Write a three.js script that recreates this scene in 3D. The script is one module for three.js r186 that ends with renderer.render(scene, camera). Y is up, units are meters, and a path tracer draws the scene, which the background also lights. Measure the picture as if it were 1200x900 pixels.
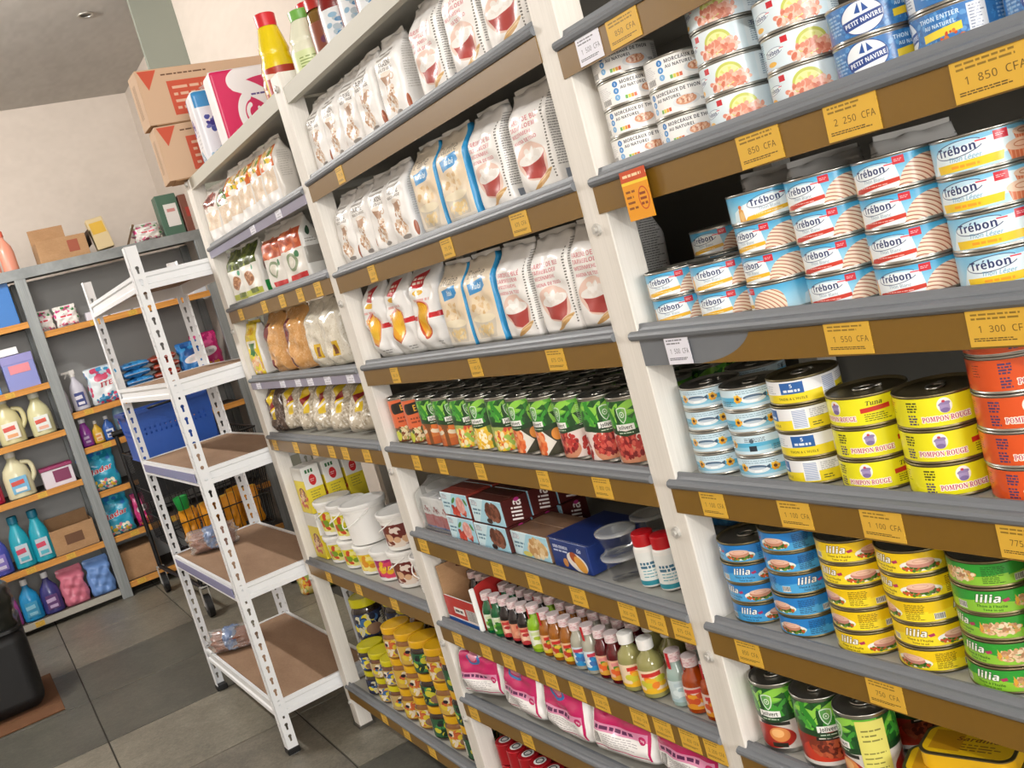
import * as THREE from 'three';
import { RoundedBoxGeometry } from 'three/addons/geometries/RoundedBoxGeometry.js';
import { mergeGeometries } from 'three/addons/utils/BufferGeometryUtils.js';
import { RectAreaLightUniformsLib } from 'three/addons/lights/RectAreaLightUniformsLib.js';

// ---------------------------------------------------------------- camera, light, exposure
RectAreaLightUniformsLib.init();
const scene = new THREE.Scene();
scene.background = new THREE.Color().setRGB(1.3, 1.3, 1.3); // overcast daylight outside the shop window
const R = (d) => d * Math.PI / 180;
const camera = new THREE.PerspectiveCamera(43.5515, 4 / 3, 0.05, 60);
camera.position.set(0, 1.359, 0.78);
camera.rotation.order = 'YXZ';
camera.rotation.set(R(-7.405), R(60.92), R(-15.612));
camera.updateMatrixWorld(true);
const renderer = new THREE.WebGLRenderer({ antialias: true });
renderer.toneMapping = THREE.LinearToneMapping;
renderer.toneMappingExposure = 1.05;
renderer.shadowMap.enabled = true;
const CEIL = 3.127;
// hanging tube lamps: [x, y, z, length along x, candela of the whole tube]
const LAMPS = [[0.6, 2.86, 1.8, 1.2, 8], [-4.5, 2.86, 1.5, 1.2, 15]];
// shop window in the entrance wall: z from, z to, y from, y to, radiance of the daylight
const WINDOW = [-0.1, 2.6, 1.0, 2.8, 15];
const DAYLIGHT = new THREE.Color().setRGB(1, 0.985, 0.96);
const LAMP_COLOR = new THREE.Color().setRGB(1, 0.97, 0.93);

// ---------------------------------------------------------------- helpers
const M4 = camera.matrixWorld, FPX = 450 / Math.tan(R(43.5515 / 2));
function ray(px, py) { return new THREE.Vector3((px - 600) / FPX, -(py - 450) / FPX, -1).transformDirection(M4); }
function onAxis(px, py, ax, v) { const d = ray(px, py), c = camera.position; return d.multiplyScalar((v - c[ax]) / d[ax]).add(c); }
const onX = (px, py, v) => onAxis(px, py, 'x', v), onY = (px, py, v) => onAxis(px, py, 'y', v), onZ = (px, py, v) => onAxis(px, py, 'z', v);
const used = new Map();
function numbered(name) { const n = used.get(name) ?? 0; used.set(name, n + 1); return n ? name + '_' + String(n).padStart(3, '0') : name; }
function rng(seed) { let s = (seed * 2654435761) >>> 0 || 1; return () => { s ^= s << 13; s >>>= 0; s ^= s >>> 17; s ^= s << 5; s >>>= 0; return s / 4294967296; }; }
function part(name, geo, m, parent, pos) { const o = new THREE.Mesh(geo, m); o.name = name; o.castShadow = o.receiveShadow = true; if (pos) o.position.set(...pos); parent.add(o); return o; }
function tag(o, label, category, group) { o.userData = { label, category }; if (group) o.userData.group = group; return o; }
function thing(name, label, category, pos = [0, 0, 0], turn = 0, group) {
  const o = new THREE.Group(); o.name = numbered(name); scene.add(o); o.position.set(...pos); o.rotation.y = turn; return tag(o, label, category, group);
}
function dup(proto, pos, turn, label, group) {
  const o = proto.clone(); o.name = numbered(proto.name); scene.add(o); o.position.set(...pos); o.rotation.set(0, turn, 0);
  o.userData = { label, category: proto.userData.category }; if (group) o.userData.group = group; return o;
}
// a kind of thing: the first call builds it, later calls clone it
function kind(name, category, build) {
  let proto;
  return (pos, turn, label, group) => {
    if (proto) return dup(proto, pos, turn, label, group);
    const o = new THREE.Group(); o.name = name; build(o); used.set(name, (used.get(name) ?? 0)); o.name = name;
    proto = o.clone(); proto.name = name; proto.userData = { category };
    o.name = numbered(name); scene.add(o); o.position.set(...pos); o.rotation.y = turn; return tag(o, label, category, group);
  };
}
function struct(name, geo, m, pos) { const o = new THREE.Mesh(geo, m); o.name = name; o.castShadow = o.receiveShadow = true; if (pos) o.position.set(...pos); o.userData.kind = 'structure'; scene.add(o); return o; }
const bx = (w, h, d, x = 0, y = 0, z = 0) => new THREE.BoxGeometry(w, h, d).translate(x, y, z);
const rb = (w, h, d, r = 0.004, x = 0, y = 0, z = 0, s = 2) => new RoundedBoxGeometry(w, h, d, s, Math.min(r, w * 0.49, h * 0.49, d * 0.49)).translate(x, y, z);
const lathe = (pts, seg = 36) => new THREE.LatheGeometry(pts.map(([x, y]) => new THREE.Vector2(x, y)), seg);
const tube = (pts, r, seg = 24, rs = 8, closed = false) => new THREE.TubeGeometry(new THREE.CatmullRomCurve3(pts.map((p) => new THREE.Vector3(...p)), closed), seg, r, rs, closed);
function rod(a, b, r, rs = 6) {
  const A = new THREE.Vector3(...a), B = new THREE.Vector3(...b), d = B.clone().sub(A), g = new THREE.CylinderGeometry(r, r, d.length(), rs);
  g.applyQuaternion(new THREE.Quaternion().setFromUnitVectors(new THREE.Vector3(0, 1, 0), d.normalize())); return g.translate(...A.add(B).multiplyScalar(0.5).toArray());
}
function extrudeX(pts, len) { // profile of [z, y] swept along x, from x = 0
  const s = new THREE.Shape(pts.map(([z, y]) => new THREE.Vector2(-z, y)));
  return new THREE.ExtrudeGeometry(s, { depth: len, bevelEnabled: false }).rotateY(Math.PI / 2);
}
const merge = (l) => mergeGeometries(l.map((g) => (g.index ? g.toNonIndexed() : g)).map((g) => { for (const k of Object.keys(g.attributes)) if (!['position', 'normal', 'uv'].includes(k)) g.deleteAttribute(k); return g; }));
const ORD = ['first', 'second', 'third', 'fourth', 'fifth', 'sixth', 'seventh', 'eighth', 'ninth', 'tenth', 'eleventh', 'twelfth', 'thirteenth', 'fourteenth', 'fifteenth', 'sixteenth'];
const level = (i, n) => (n === 1 ? 'single' : i === 0 ? 'bottom' : i === n - 1 ? 'top' : ORD[i] + ' from bottom');

// ---------------------------------------------------------------- textures
function tex(w, h, draw) {
  const cv = document.createElement('canvas'); cv.width = w; cv.height = h;
  const c = cv.getContext('2d'); draw(c, w, h);
  const t = new THREE.CanvasTexture(cv); t.colorSpace = THREE.SRGBColorSpace; t.anisotropy = 8; t.magFilter = THREE.LinearFilter; return t;
}
const rect = (c, col, x, y, w, h) => { c.fillStyle = col; c.fillRect(x, y, w, h); };
const ell = (c, col, x, y, rx, ry = rx, rot = 0) => { c.fillStyle = col; c.beginPath(); c.ellipse(x, y, rx, ry, rot, 0, 7); c.fill(); };
const ring = (c, col, lw, x, y, rx, ry = rx, rot = 0, a0 = 0, a1 = 6.2832) => { c.strokeStyle = col; c.lineWidth = lw; c.beginPath(); c.ellipse(x, y, rx, ry, rot, a0, a1); c.stroke(); };
const poly = (c, col, ...p) => { c.fillStyle = col; c.beginPath(); for (let i = 0; i < p.length; i += 2) c.lineTo(p[i], p[i + 1]); c.closePath(); c.fill(); };
function txt(c, s, x, y, size, col, { b = true, i = false, f = 'sans-serif', al = 'center', w, ol, lw = 4, rot = 0 } = {}) {
  c.save(); c.translate(x, y); c.rotate(rot); if (i) c.transform(1, 0, -0.22, 1, 0, 0);
  c.font = (b ? 'bold ' : '') + size + 'px ' + f; c.textAlign = al; c.textBaseline = 'middle';
  if (ol) { c.strokeStyle = ol; c.lineWidth = lw; c.lineJoin = 'round'; c.strokeText(s, 0, 0, w); }
  c.fillStyle = col; c.fillText(s, 0, 0, w); c.restore();
}
function lines(c, x, y, w, n, lh, col, seed = 1, th = 0.4) { const r = rng(seed); for (let k = 0; k < n; k++) { let q = x; const end = x + w * (0.7 + 0.3 * r()); while (q < end) { const l = lh * (0.6 + 2 * r()); rect(c, col, q, y + k * lh, Math.min(l, end - q), lh * th); q += l + lh * 0.35; } } }
function barcode(c, x, y, w, h, seed = 3) { rect(c, '#f6f4ee', x, y, w, h); const r = rng(seed); for (let q = x + 2; q < x + w - 3;) { const l = 1 + 2 * r(); rect(c, '#23232b', q, y + 2, l, h - 6); q += l + 1 + 2 * r(); } }
function specks(c, cols, x, y, rx, ry, n, s0, s1, seed = 5) { const r = rng(seed); for (let k = 0; k < n; k++) { const a = r() * 6.283, q = Math.sqrt(r()); ell(c, cols[Math.floor(r() * cols.length)], x + Math.cos(a) * q * rx, y + Math.sin(a) * q * ry, s0 + (s1 - s0) * r(), s0 + (s1 - s0) * r() * 0.8, r() * 3); } }
function grad(c, stops, x0, y0, x1, y1) { const g = c.createLinearGradient(x0, y0, x1, y1); stops.forEach(([p, k]) => g.addColorStop(p, k)); return g; }
function noiseTex(n, base, vary, seed, scales = [[4, 0.5], [16, 0.3], [64, 0.2]], streak = 1) { // tileable value noise, base colour in sRGB 0..255
  const r = rng(seed), grids = scales.map(([s]) => Float32Array.from({ length: s * s }, () => r()));
  const data = new Uint8Array(n * n * 4);
  for (let y = 0; y < n; y++) for (let x = 0; x < n; x++) {
    let v = 0;
    scales.forEach(([s, a], k) => {
      const fx = x / n * s, fy = ((y * streak) % n) / n * s, x0 = Math.floor(fx), y0 = Math.floor(fy), tx = fx - x0, ty = fy - y0, g = grids[k], at = (i, j) => g[(j % s) * s + (i % s)];
      const sx = tx * tx * (3 - 2 * tx), sy = ty * ty * (3 - 2 * ty);
      v += a * ((at(x0, y0) * (1 - sx) + at(x0 + 1, y0) * sx) * (1 - sy) + (at(x0, y0 + 1) * (1 - sx) + at(x0 + 1, y0 + 1) * sx) * sy - 0.5);
    });
    const o = (y * n + x) * 4; for (let k = 0; k < 3; k++) data[o + k] = Math.max(0, Math.min(255, base[k] + v * vary[k])); data[o + 3] = 255;
  }
  const t = new THREE.DataTexture(data, n, n); t.wrapS = t.wrapT = THREE.RepeatWrapping; t.magFilter = THREE.LinearFilter; t.colorSpace = THREE.SRGBColorSpace; t.needsUpdate = true; return t;
}
const std = (color, roughness = 0.6, o = {}) => new THREE.MeshStandardMaterial({ color, roughness, ...o });
const phys = (color, roughness = 0.6, o = {}) => new THREE.MeshPhysicalMaterial({ color, roughness, ...o });
const printed = (map, roughness = 0.45, o = {}) => new THREE.MeshPhysicalMaterial({ map, roughness, ...o });
const foilBump = noiseTex(256, [128, 128, 128], [230, 230, 230], 77, [[5, 0.5], [11, 0.35], [23, 0.15]]); foilBump.colorSpace = THREE.NoColorSpace;
const M = {
  tin: std(0xb9b7b0, 0.28, { metalness: 0.95 }), tinDark: std(0x8d8b85, 0.34, { metalness: 0.95 }), gold: std(0x84795a, 0.36, { metalness: 0.85 }),
  post: std(0xe6e4e0, 0.5, { map: noiseTex(256, [246, 243, 238], [26, 26, 28], 3, [[3, 0.4], [24, 0.3], [90, 0.3]]) }),
  rail: std(0x6f7378, 0.45), tape: phys(0x765614, 0.42, { clearcoat: 0.2, clearcoatRoughness: 0.3 }), board: std(0xaaa9a2, 0.5), boardEdge: std(0xb9b6a8, 0.55),
  strip: phys(0x8e8ba0, 0.3), bolt: std(0xc9c7c2, 0.4, { metalness: 0.4 }),
  white: std(0xf2f2ef, 0.5), whitePlastic: std(0xf0efeb, 0.38), red: std(0xc4161c, 0.4), clear: phys(0xffffff, 0.06, { transmission: 1, thickness: 0, ior: 1.45 }),
  film: phys(0xf4f6f6, 0.12, { transmission: 0.86, thickness: 0 }), black: std(0x0d0d0e, 0.45), cardboard: std(0xffffff, 0.85, { map: noiseTex(256, [172, 134, 96], [26, 26, 24], 8, [[4, 0.4], [32, 0.3], [128, 0.3]]) }),
  backPanel: std(0x85827a, 0.8),
};
// ---------------------------------------------------------------- printed labels (two panels of 512 px around a can)
const twice = (H, panel) => tex(1024, H, (c) => { for (const x of [0, 512]) { c.save(); c.beginPath(); c.rect(x, 0, 512, H); c.clip(); c.translate(x, 0); panel(c); c.restore(); } });
function fish(c, x, y, s, a = '#d99b78', b = '#b96f4f') { ell(c, a, x, y, 46 * s, 21 * s); specks(c, ['#e8b99a', b, '#c98462', '#efcdb4'], x, y - 3 * s, 36 * s, 14 * s, 40, 3 * s, 8 * s, 9); }
function steak(c, x, y, w, h) {
  c.save(); c.beginPath(); c.moveTo(x - 10, y + h); c.quadraticCurveTo(x + w * 0.1, y - 4, x + w * 0.75, y + 4); c.quadraticCurveTo(x + w * 1.1, y + 10, x + w * 1.05, y + h); c.closePath(); c.fillStyle = '#e9c8a9'; c.fill(); c.clip();
  for (let k = 0; k < 9; k++) { ring(c, '#f4dfc9', 9, x + w * 0.08, y + h * 1.25, 34 + k * 19, 26 + k * 15, 0.1, 3.2, 6.28); ring(c, '#a34a3a', 3, x + w * 0.08, y + h * 1.25, 42 + k * 19, 33 + k * 15, 0.1, 3.2, 6.28); }
  c.restore();
}
function trebonLogo(c, x, y, s) { ell(c, 'rgba(240,248,252,0.55)', x, y, 78 * s, 24 * s, -0.12); ring(c, '#2c3a66', 2.2 * s, x, y, 78 * s, 24 * s, -0.12, 0.4, 5.9); txt(c, 'Trébon', x - 4, y + 1, 37 * s, '#1f2d63', { i: false, w: 128 * s, rot: -0.05 }); rect(c, '#d6273a', x + 56 * s, y - 14 * s, 30 * s, 4 * s); }
const trebon = (band, sub) => twice(116, (c) => {
  rect(c, grad(c, [[0, '#3fa6d8'], [0.45, '#8accea'], [1, '#bfe2f1']], 0, 0, 0, 116), 0, 0, 512, 116);
  poly(c, '#eef7fb', 20, 116, 60, 50, 180, 20, 280, 24, 296, 116); poly(c, '#d9eef7', 20, 116, 30, 70, 90, 40, 60, 116);
  poly(c, '#e0a356', 52, 116, 56, 64, 66, 52, 80, 66, 86, 116); ell(c, '#d2683f', 66, 50, 9, 9); ell(c, '#e9c27c', 70, 92, 11, 22);
  trebonLogo(c, 186, 40, 1.05); txt(c, sub, 196, 74, 18, '#8fa6b9', { b: false });
  poly(c, band, 84, 116, 96, 100, 200, 86, 290, 80, 290, 96, 210, 104, 130, 116); lines(c, 130, 95, 150, 1, 8, 'rgba(255,255,255,0.75)', 4);
  steak(c, 292, 14, 160, 104);
  rect(c, '#cf1f33', 276, 3, 40, 30); lines(c, 281, 14, 30, 2, 6, '#f3d5d8', 2);
});
const T = {};
T.steakRed = trebon('#cc3a2b', 'Thon Blanc'); T.steakYellow = trebon('#efb92c', 'Thon Blanc');
T.cup = twice(116, (c) => {
  rect(c, grad(c, [[0, '#7cc3e6'], [1, '#bde2f3']], 0, 0, 0, 116), 0, 0, 512, 116);
  poly(c, '#e3f3fa', 60, 116, 90, 40, 330, 10, 512, 30, 512, 70, 260, 90);
  trebonLogo(c, 178, 36, 1.12); txt(c, 'Thon Léger', 200, 70, 22, '#6da4c4', { i: true, b: false }); poly(c, '#f5cf2c', 84, 84, 320, 76, 314, 106, 90, 114); lines(c, 150, 92, 100, 1, 12, '#f6a52d', 3, 0.8);
  rect(c, '#cf1f33', 296, 4, 44, 31); lines(c, 302, 15, 32, 2, 6, '#f3d5d8', 2);
  for (const [x, y, s] of [[392, 26, 0.8], [378, 70, 1.15], [470, 56, 1]]) { poly(c, '#d9744a', x - 44 * s, y, x + 44 * s, y, x + 34 * s, y + 44 * s, x - 34 * s, y + 44 * s); for (let k = -3; k < 4; k++) rect(c, '#eaa17c', x + k * 12 * s, y, 4, 42 * s); ell(c, '#eecbb0', x, y, 46 * s, 18 * s); ring(c, '#c9805c', 3, x, y, 22 * s, 8 * s); }
});
T.chunk = twice(120, (c) => {
  rect(c, '#f3f3f1', 0, 0, 512, 120); lines(c, 20, 24, 90, 8, 8, '#b9babf', 4, 0.3); barcode(c, 30, 82, 70, 34);
  for (let k = 0; k < 3; k++) { ell(c, ['#3a7fc4', '#4f92d2', '#7cb1df'][k], 140, 22 + k * 34, 15, 15); txt(c, ['3', '0', '1'][k], 140, 22 + k * 34, 16, '#e8f1fa'); }
  txt(c, 'MORCEAUX DE THON', 166, 20, 24, '#34363f', { al: 'left', w: 230 }); txt(c, 'AU NATUREL', 166, 46, 22, '#34363f', { al: 'left', w: 150 });
  ell(c, '#dfe3e6', 316, 78, 66, 28); fish(c, 316, 76, 1.05); for (let k = 0; k < 4; k++) rect(c, ['#6fb05a', '#d9cf4e', '#e09a3e', '#d5603c'][k], 180 + k * 15, 90, 13, 18); txt(c, '160g', 400, 88, 17, '#6b6d75');
  lines(c, 430, 14, 70, 12, 8, '#74767d', 7, 0.45);
});
T.salmon = twice(120, (c) => {
  rect(c, grad(c, [[0, '#cfe3ee'], [0.4, '#e9f3f7'], [1, '#b9d9ea']], 0, 0, 512, 0), 0, 0, 512, 120);
  trebonLogo(c, 56, 56, 0.66); ell(c, '#f0b93a', 40, 100, 26, 10); rect(c, '#c9202f', 106, 8, 30, 24);
  ell(c, '#c8cf62', 226, 62, 62, 52); ell(c, '#e9eaa2', 226, 66, 52, 44); for (let k = 0; k < 7; k++) poly(c, '#d8dc78', 226, 70, 226 + 50 * Math.cos(k * 0.9 + 3), 70 + 40 * Math.sin(k * 0.9 + 3), 226 + 50 * Math.cos(k * 0.9 + 3.3), 70 + 40 * Math.sin(k * 0.9 + 3.3));
  specks(c, ['#e9a58f', '#dd8d76', '#f0bda9', '#d2775f', '#f6d2c2'], 226, 88, 92, 34, 90, 6, 16, 11);
  rect(c, '#dceaf1', 350, 0, 110, 120); lines(c, 372, 14, 80, 10, 9, '#8ba3b6', 5, 0.4); txt(c, 'Trébon', 420, 26, 24, '#2b3a6c'); lines(c, 466, 10, 40, 13, 8, '#37506b', 6, 0.6);
});
T.navire = twice(116, (c) => {
  rect(c, '#2f74b8', 0, 0, 512, 116); specks(c, ['#3f86c8', '#2a66a6', '#5b9ad2'], 256, 60, 260, 60, 160, 3, 12, 4); lines(c, 24, 20, 70, 6, 13, '#8fb6dc', 3, 0.5);
  ell(c, '#e9eff4', 176, 58, 78, 58); poly(c, '#1d3f86', 100, 62, 250, 40, 250, 72, 108, 96); ring(c, '#1d3f86', 3, 176, 58, 78, 58);
  poly(c, '#1d4c96', 176, 42, 172, 6, 154, 40); poly(c, '#1d4c96', 184, 40, 186, 8, 206, 36); txt(c, 'PETIT NAVIRE', 178, 68, 22, '#f3f6f9', { w: 140, rot: -0.14 });
  txt(c, 'THON ENTIER', 348, 22, 22, '#cfe2f3', { w: 140 }); txt(c, 'AU NATUREL', 348, 46, 18, '#cfe2f3', { w: 130 }); poly(c, '#ecd23d', 284, 66, 420, 54, 420, 80, 284, 92); specks(c, ['#d3762f', '#c94b2b'], 384, 94, 40, 16, 20, 4, 9);
  rect(c, '#dfe4ea', 440, 8, 60, 108); lines(c, 446, 16, 48, 9, 10, '#7c88a0', 4);
});
T.sardine = twice(104, (c) => {
  rect(c, '#cfe6f1', 0, 0, 512, 104); rect(c, '#57b2d8', 0, 40, 512, 36); poly(c, '#8fcbe4', 0, 76, 512, 60, 512, 84, 0, 92); lines(c, 120, 10, 240, 2, 11, '#6f92a8', 4, 0.3);
  const f = (x, y) => { ell(c, '#e6edf1', x, y + 8, 66, 24); ell(c, '#4d6a86', x, y, 50, 13); poly(c, '#3c5872', x + 44, y, x + 68, y - 14, x + 66, y + 14); ell(c, '#b9c9d6', x, y + 6, 44, 7); rect(c, '#ffffff', x - 18, y + 18, 40, 8); };
  f(206, 48); for (const x of [298, 126]) { specks(c, ['#f0b325', '#e79a1d', '#f6cf57'], x, 50, 20, 18, 40, 4, 8, 3); ell(c, '#5b3a1e', x, 50, 9, 9); }
  lines(c, 380, 14, 110, 3, 9, '#3d5363', 3); rect(c, '#26313c', 400, 58, 40, 30); ell(c, '#4d5f6c', 420, 30, 12, 12); lines(c, 10, 62, 90, 4, 8, '#2f5872', 6);
});
T.blueSquare = twice(112, (c) => {
  rect(c, '#eef0f2', 0, 0, 512, 112); poly(c, '#f0da27', 0, 74, 290, 62, 512, 52, 512, 112, 0, 112); rect(c, '#2961a8', 150, 8, 110, 58); txt(c, '5', 205, 26, 26, '#e7edf5'); lines(c, 164, 44, 82, 1, 14, '#e7edf5', 5, 0.9);
  txt(c, 'THON A L\'HUILE', 200, 90, 18, '#7d7117', { w: 160 }); lines(c, 30, 24, 90, 4, 11, '#a3abb7', 2, 0.3); rect(c, '#f6f7f8', 340, 6, 74, 100); for (let k = 0; k < 13; k++) rect(c, '#7f98c6', 346, 12 + k * 7, 62, 3.4); lines(c, 426, 14, 80, 5, 9, '#a2a6b0', 8, 0.4); lines(c, 430, 80, 60, 2, 12, '#54571f', 9);
});
const pompon = (bg, ink) => twice(116, (c) => {
  rect(c, bg, 0, 0, 512, 116);
  ell(c, '#f4f0ea', 208, 36, 27, 31); ell(c, '#8f7fae', 208, 30, 22, 9, -0.2); rect(c, '#a293bd', 190, 34, 36, 22); ell(c, '#7c6a9e', 208, 56, 16, 10); ell(c, '#c13b4f', 206, 20, 6, 5);
  txt(c, 'POMPON ROUGE', 208, 86, 27, '#b02a4c', { f: 'serif', w: 176, ol: '#fbf3e6', lw: 7 });
  txt(c, 'Tuna', 376, 26, 26, ink, { i: true, f: 'serif' }); poly(c, '#cb3324', 318, 46, 434, 38, 434, 58, 318, 66); lines(c, 330, 72, 104, 4, 9, ink, 4, 0.35);
  for (let k = 0; k < 2; k++) { lines(c, 66, 14 + k * 52, 44, 4, 11, k || bg === '#d9531f' ? '#473a6d' : ink, 3 + k, 0.6); } lines(c, 470, 20, 40, 5, 10, ink, 8, 0.3);
});
T.pomponYellow = pompon('#e9e21c', '#4a4a1a'); T.pomponOrange = pompon('#d9531f', '#6b2516');
const lilia = (a, b, dish, ink) => twice(104, (c) => {
  rect(c, a, 0, 0, 512, 104); poly(c, b, 0, 104, 0, 60, 140, 40, 300, 70, 512, 50, 512, 104);
  txt(c, 'lilia', 152, 36, 54, '#f7f5f0', { i: true, ol: ink, lw: 5 }); poly(c, '#b02f5f', 198, 44, 224, 34, 228, 48, 208, 56);
  txt(c, 'Thon à l\'huile', 160, 74, 17, ink, { al: 'center', rot: 0.05 }); txt(c, 'Tuna in oil', 162, 92, 14, ink, { rot: 0.05 });
  if (dish === 'bit') { specks(c, ['#e8c7a2', '#caa07a', '#b5835d', '#f0dabc', '#d9a35a'], 318, 58, 74, 30, 110, 5, 12, 8); poly(c, '#e0a33a', 246, 84, 248, 24, 262, 60); }
  else { ell(c, '#f1efe8', 318, 66, 84, 30); specks(c, ['#4d7a2a', '#2f5a1e', '#7ba23c', '#c9542c'], 318, 76, 76, 18, 70, 5, 10, 6); ell(c, dish, 318, 54, 56, 24); ell(c, '#eac0aa', 318, 44, 54, 16); ring(c, '#c98c74', 2, 318, 44, 30, 8); }
  lines(c, 418, 14, 84, 10, 8.5, ink, 5, 0.4); barcode(c, 20, 62, 44, 34);
});
T.liliaBlue = lilia('#1f7cc6', '#4ba6de', '#c98a70', '#12335e'); T.liliaYellow = lilia('#ecc612', '#f5dc2a', '#c88a7c', '#5b4712'); T.liliaGreen = lilia('#2f9a34', '#8cc63a', 'bit', '#1d4a16');
function shield(c, x, y, s) { c.save(); c.translate(x, y); c.scale(s, s); c.lineWidth = 5; c.strokeStyle = '#dfeee0'; c.fillStyle = 'rgba(120,170,110,0.55)'; c.beginPath(); c.moveTo(-26, -30); c.quadraticCurveTo(0, -42, 26, -30); c.quadraticCurveTo(30, 14, 0, 34); c.quadraticCurveTo(-30, 14, -26, -30); c.fill(); c.stroke(); ring(c, '#e9f3e6', 4, 0, -4, 12, 12); ell(c, '#e9f3e6', 0, -4, 4, 4); c.restore(); }
function jol(low) {
  return twice(360, (c) => {
    rect(c, '#1d5a24', 0, 0, 512, 190); const r = rng(21); for (let k = 0; k < 46; k++) { const x = r() * 512, y = r() * 180, l = 40 + 60 * r(), a = r() * 3.1; c.save(); c.translate(x, y); c.rotate(a); ell(c, ['#2f8a2b', '#63b53a', '#164a1f', '#8fce4a', '#3f9a34'][k % 5], 0, 0, l, l * 0.24); c.restore(); }
    low(c); poly(c, '#173f20', 0, 152, 120, 150, 256, 176, 400, 158, 512, 150, 512, 182, 400, 190, 256, 206, 120, 186, 0, 184);
    shield(c, 256, 84, 1.25); rect(c, '#f2f2ee', 186, 134, 140, 36); txt(c, 'Jolivert', 256, 153, 31, '#2b2f2b');
    lines(c, 200, 182, 112, 1, 14, '#cfe0c8', 3); lines(c, 430, 40, 70, 12, 11, '#dfe9d6', 8, 0.3);
  });
}
T.jolBean = jol((c) => { rect(c, '#e6d6d0', 0, 170, 512, 190); ell(c, '#c98a6a', 250, 300, 150, 78); specks(c, ['#9c1f24', '#b8332f', '#7a1519', '#cf5a4c'], 250, 262, 140, 66, 150, 10, 20, 3); specks(c, ['#8f1b20', '#b8332f'], 470, 300, 60, 60, 40, 10, 18, 4); specks(c, ['#8f1b20', '#b8332f'], 30, 290, 40, 60, 26, 10, 18, 5); });
T.jolTomato = jol((c) => { rect(c, '#8d241a', 0, 170, 512, 190); ell(c, '#c33a22', 240, 290, 190, 80); ell(c, '#7a2f1c', 240, 262, 130, 56, 0.2); specks(c, ['#a4462b', '#5f2114', '#b65a37'], 240, 262, 110, 46, 60, 8, 22, 5); rect(c, '#1e1c19', 170, 196, 200, 20); lines(c, 186, 200, 160, 1, 18, '#d8d2c4', 3); rect(c, '#d9d4cd', 0, 338, 512, 22); });
T.jolBeet = jol((c) => { rect(c, '#cfc9c2', 0, 170, 512, 190); ell(c, '#a5271c', 220, 290, 170, 70); ell(c, '#d98b4a', 290, 276, 66, 44); ell(c, '#efb878', 280, 268, 40, 26); rect(c, '#23201c', 170, 200, 200, 20); rect(c, '#2c2b23', 230, 326, 100, 26); });
T.jolPuree = jol((c) => { rect(c, '#7a4a25', 0, 170, 512, 190); for (const x of [256, 60, 450]) { rect(c, '#d07a3a', x - 76, 226, 152, 134); ell(c, '#e9dcc2', x, 250, 76, 24); ell(c, '#e0762c', x, 216, 60, 28); rect(c, '#c2622c', x - 76, 300, 152, 60); } });
T.jolMix = jol((c) => { rect(c, '#9fb35a', 0, 170, 512, 190); specks(c, ['#efc63a', '#f2e6b8', '#d94f35', '#f0a23a', '#9fc24f', '#f6e07a'], 256, 290, 250, 86, 260, 10, 24, 6); });
T.jolCarrot = jol((c) => { rect(c, '#3b3a2b', 0, 170, 512, 190); poly(c, '#e9e4da', 110, 180, 280, 180, 400, 280, 300, 360, 110, 360); specks(c, ['#e8743c', '#d9602c', '#f09a63'], 230, 286, 90, 86, 80, 14, 28, 4); ell(c, '#e8953c', 420, 230, 46, 40); ell(c, '#e8953c', 60, 230, 46, 40); });
T.jolCorn = jol((c) => { rect(c, '#6f8a35', 0, 170, 512, 190); poly(c, '#f1d54a', 140, 360, 210, 190, 340, 190, 360, 360); specks(c, ['#f6e6b0', '#f2c83a', '#fff4d2', '#eab42a'], 250, 290, 110, 80, 130, 10, 22, 8); specks(c, ['#c5402e'], 80, 330, 60, 30, 20, 8, 14); });
T.orangeCan = twice(360, (c) => {
  rect(c, '#e06a3c', 0, 0, 512, 360); for (const x of [216]) { c.save(); c.translate(x, 66); c.rotate(-0.06); c.fillStyle = '#1c1a16'; c.beginPath(); c.roundRect(-150, -44, 300, 92, 40); c.fill(); txt(c, 'ENS', 30, 4, 74, '#efb32b', { w: 200 }); c.restore(); }
  lines(c, 120, 148, 190, 2, 30, '#8f3a20', 4, 0.5); rect(c, '#6d3f24', 0, 238, 512, 122); specks(c, ['#c9a36a', '#4a5a2a', '#e6d9b0', '#803f23', '#8aa040'], 256, 290, 260, 50, 90, 10, 26, 4); ell(c, '#c9cf3a', 300, 300, 70, 54); ell(c, '#dfe06a', 286, 288, 34, 24); ell(c, '#2f6a2c', 312, 246, 40, 16); ell(c, '#c9cf3a', 60, 310, 50, 44);
});
T.tin = twice(100, (c) => { rect(c, '#e8bc17', 0, 0, 512, 100); lines(c, 40, 30, 420, 3, 18, '#a8461f', 4, 0.6); lines(c, 60, 76, 360, 1, 12, '#6b5212', 5, 0.5); });

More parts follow.
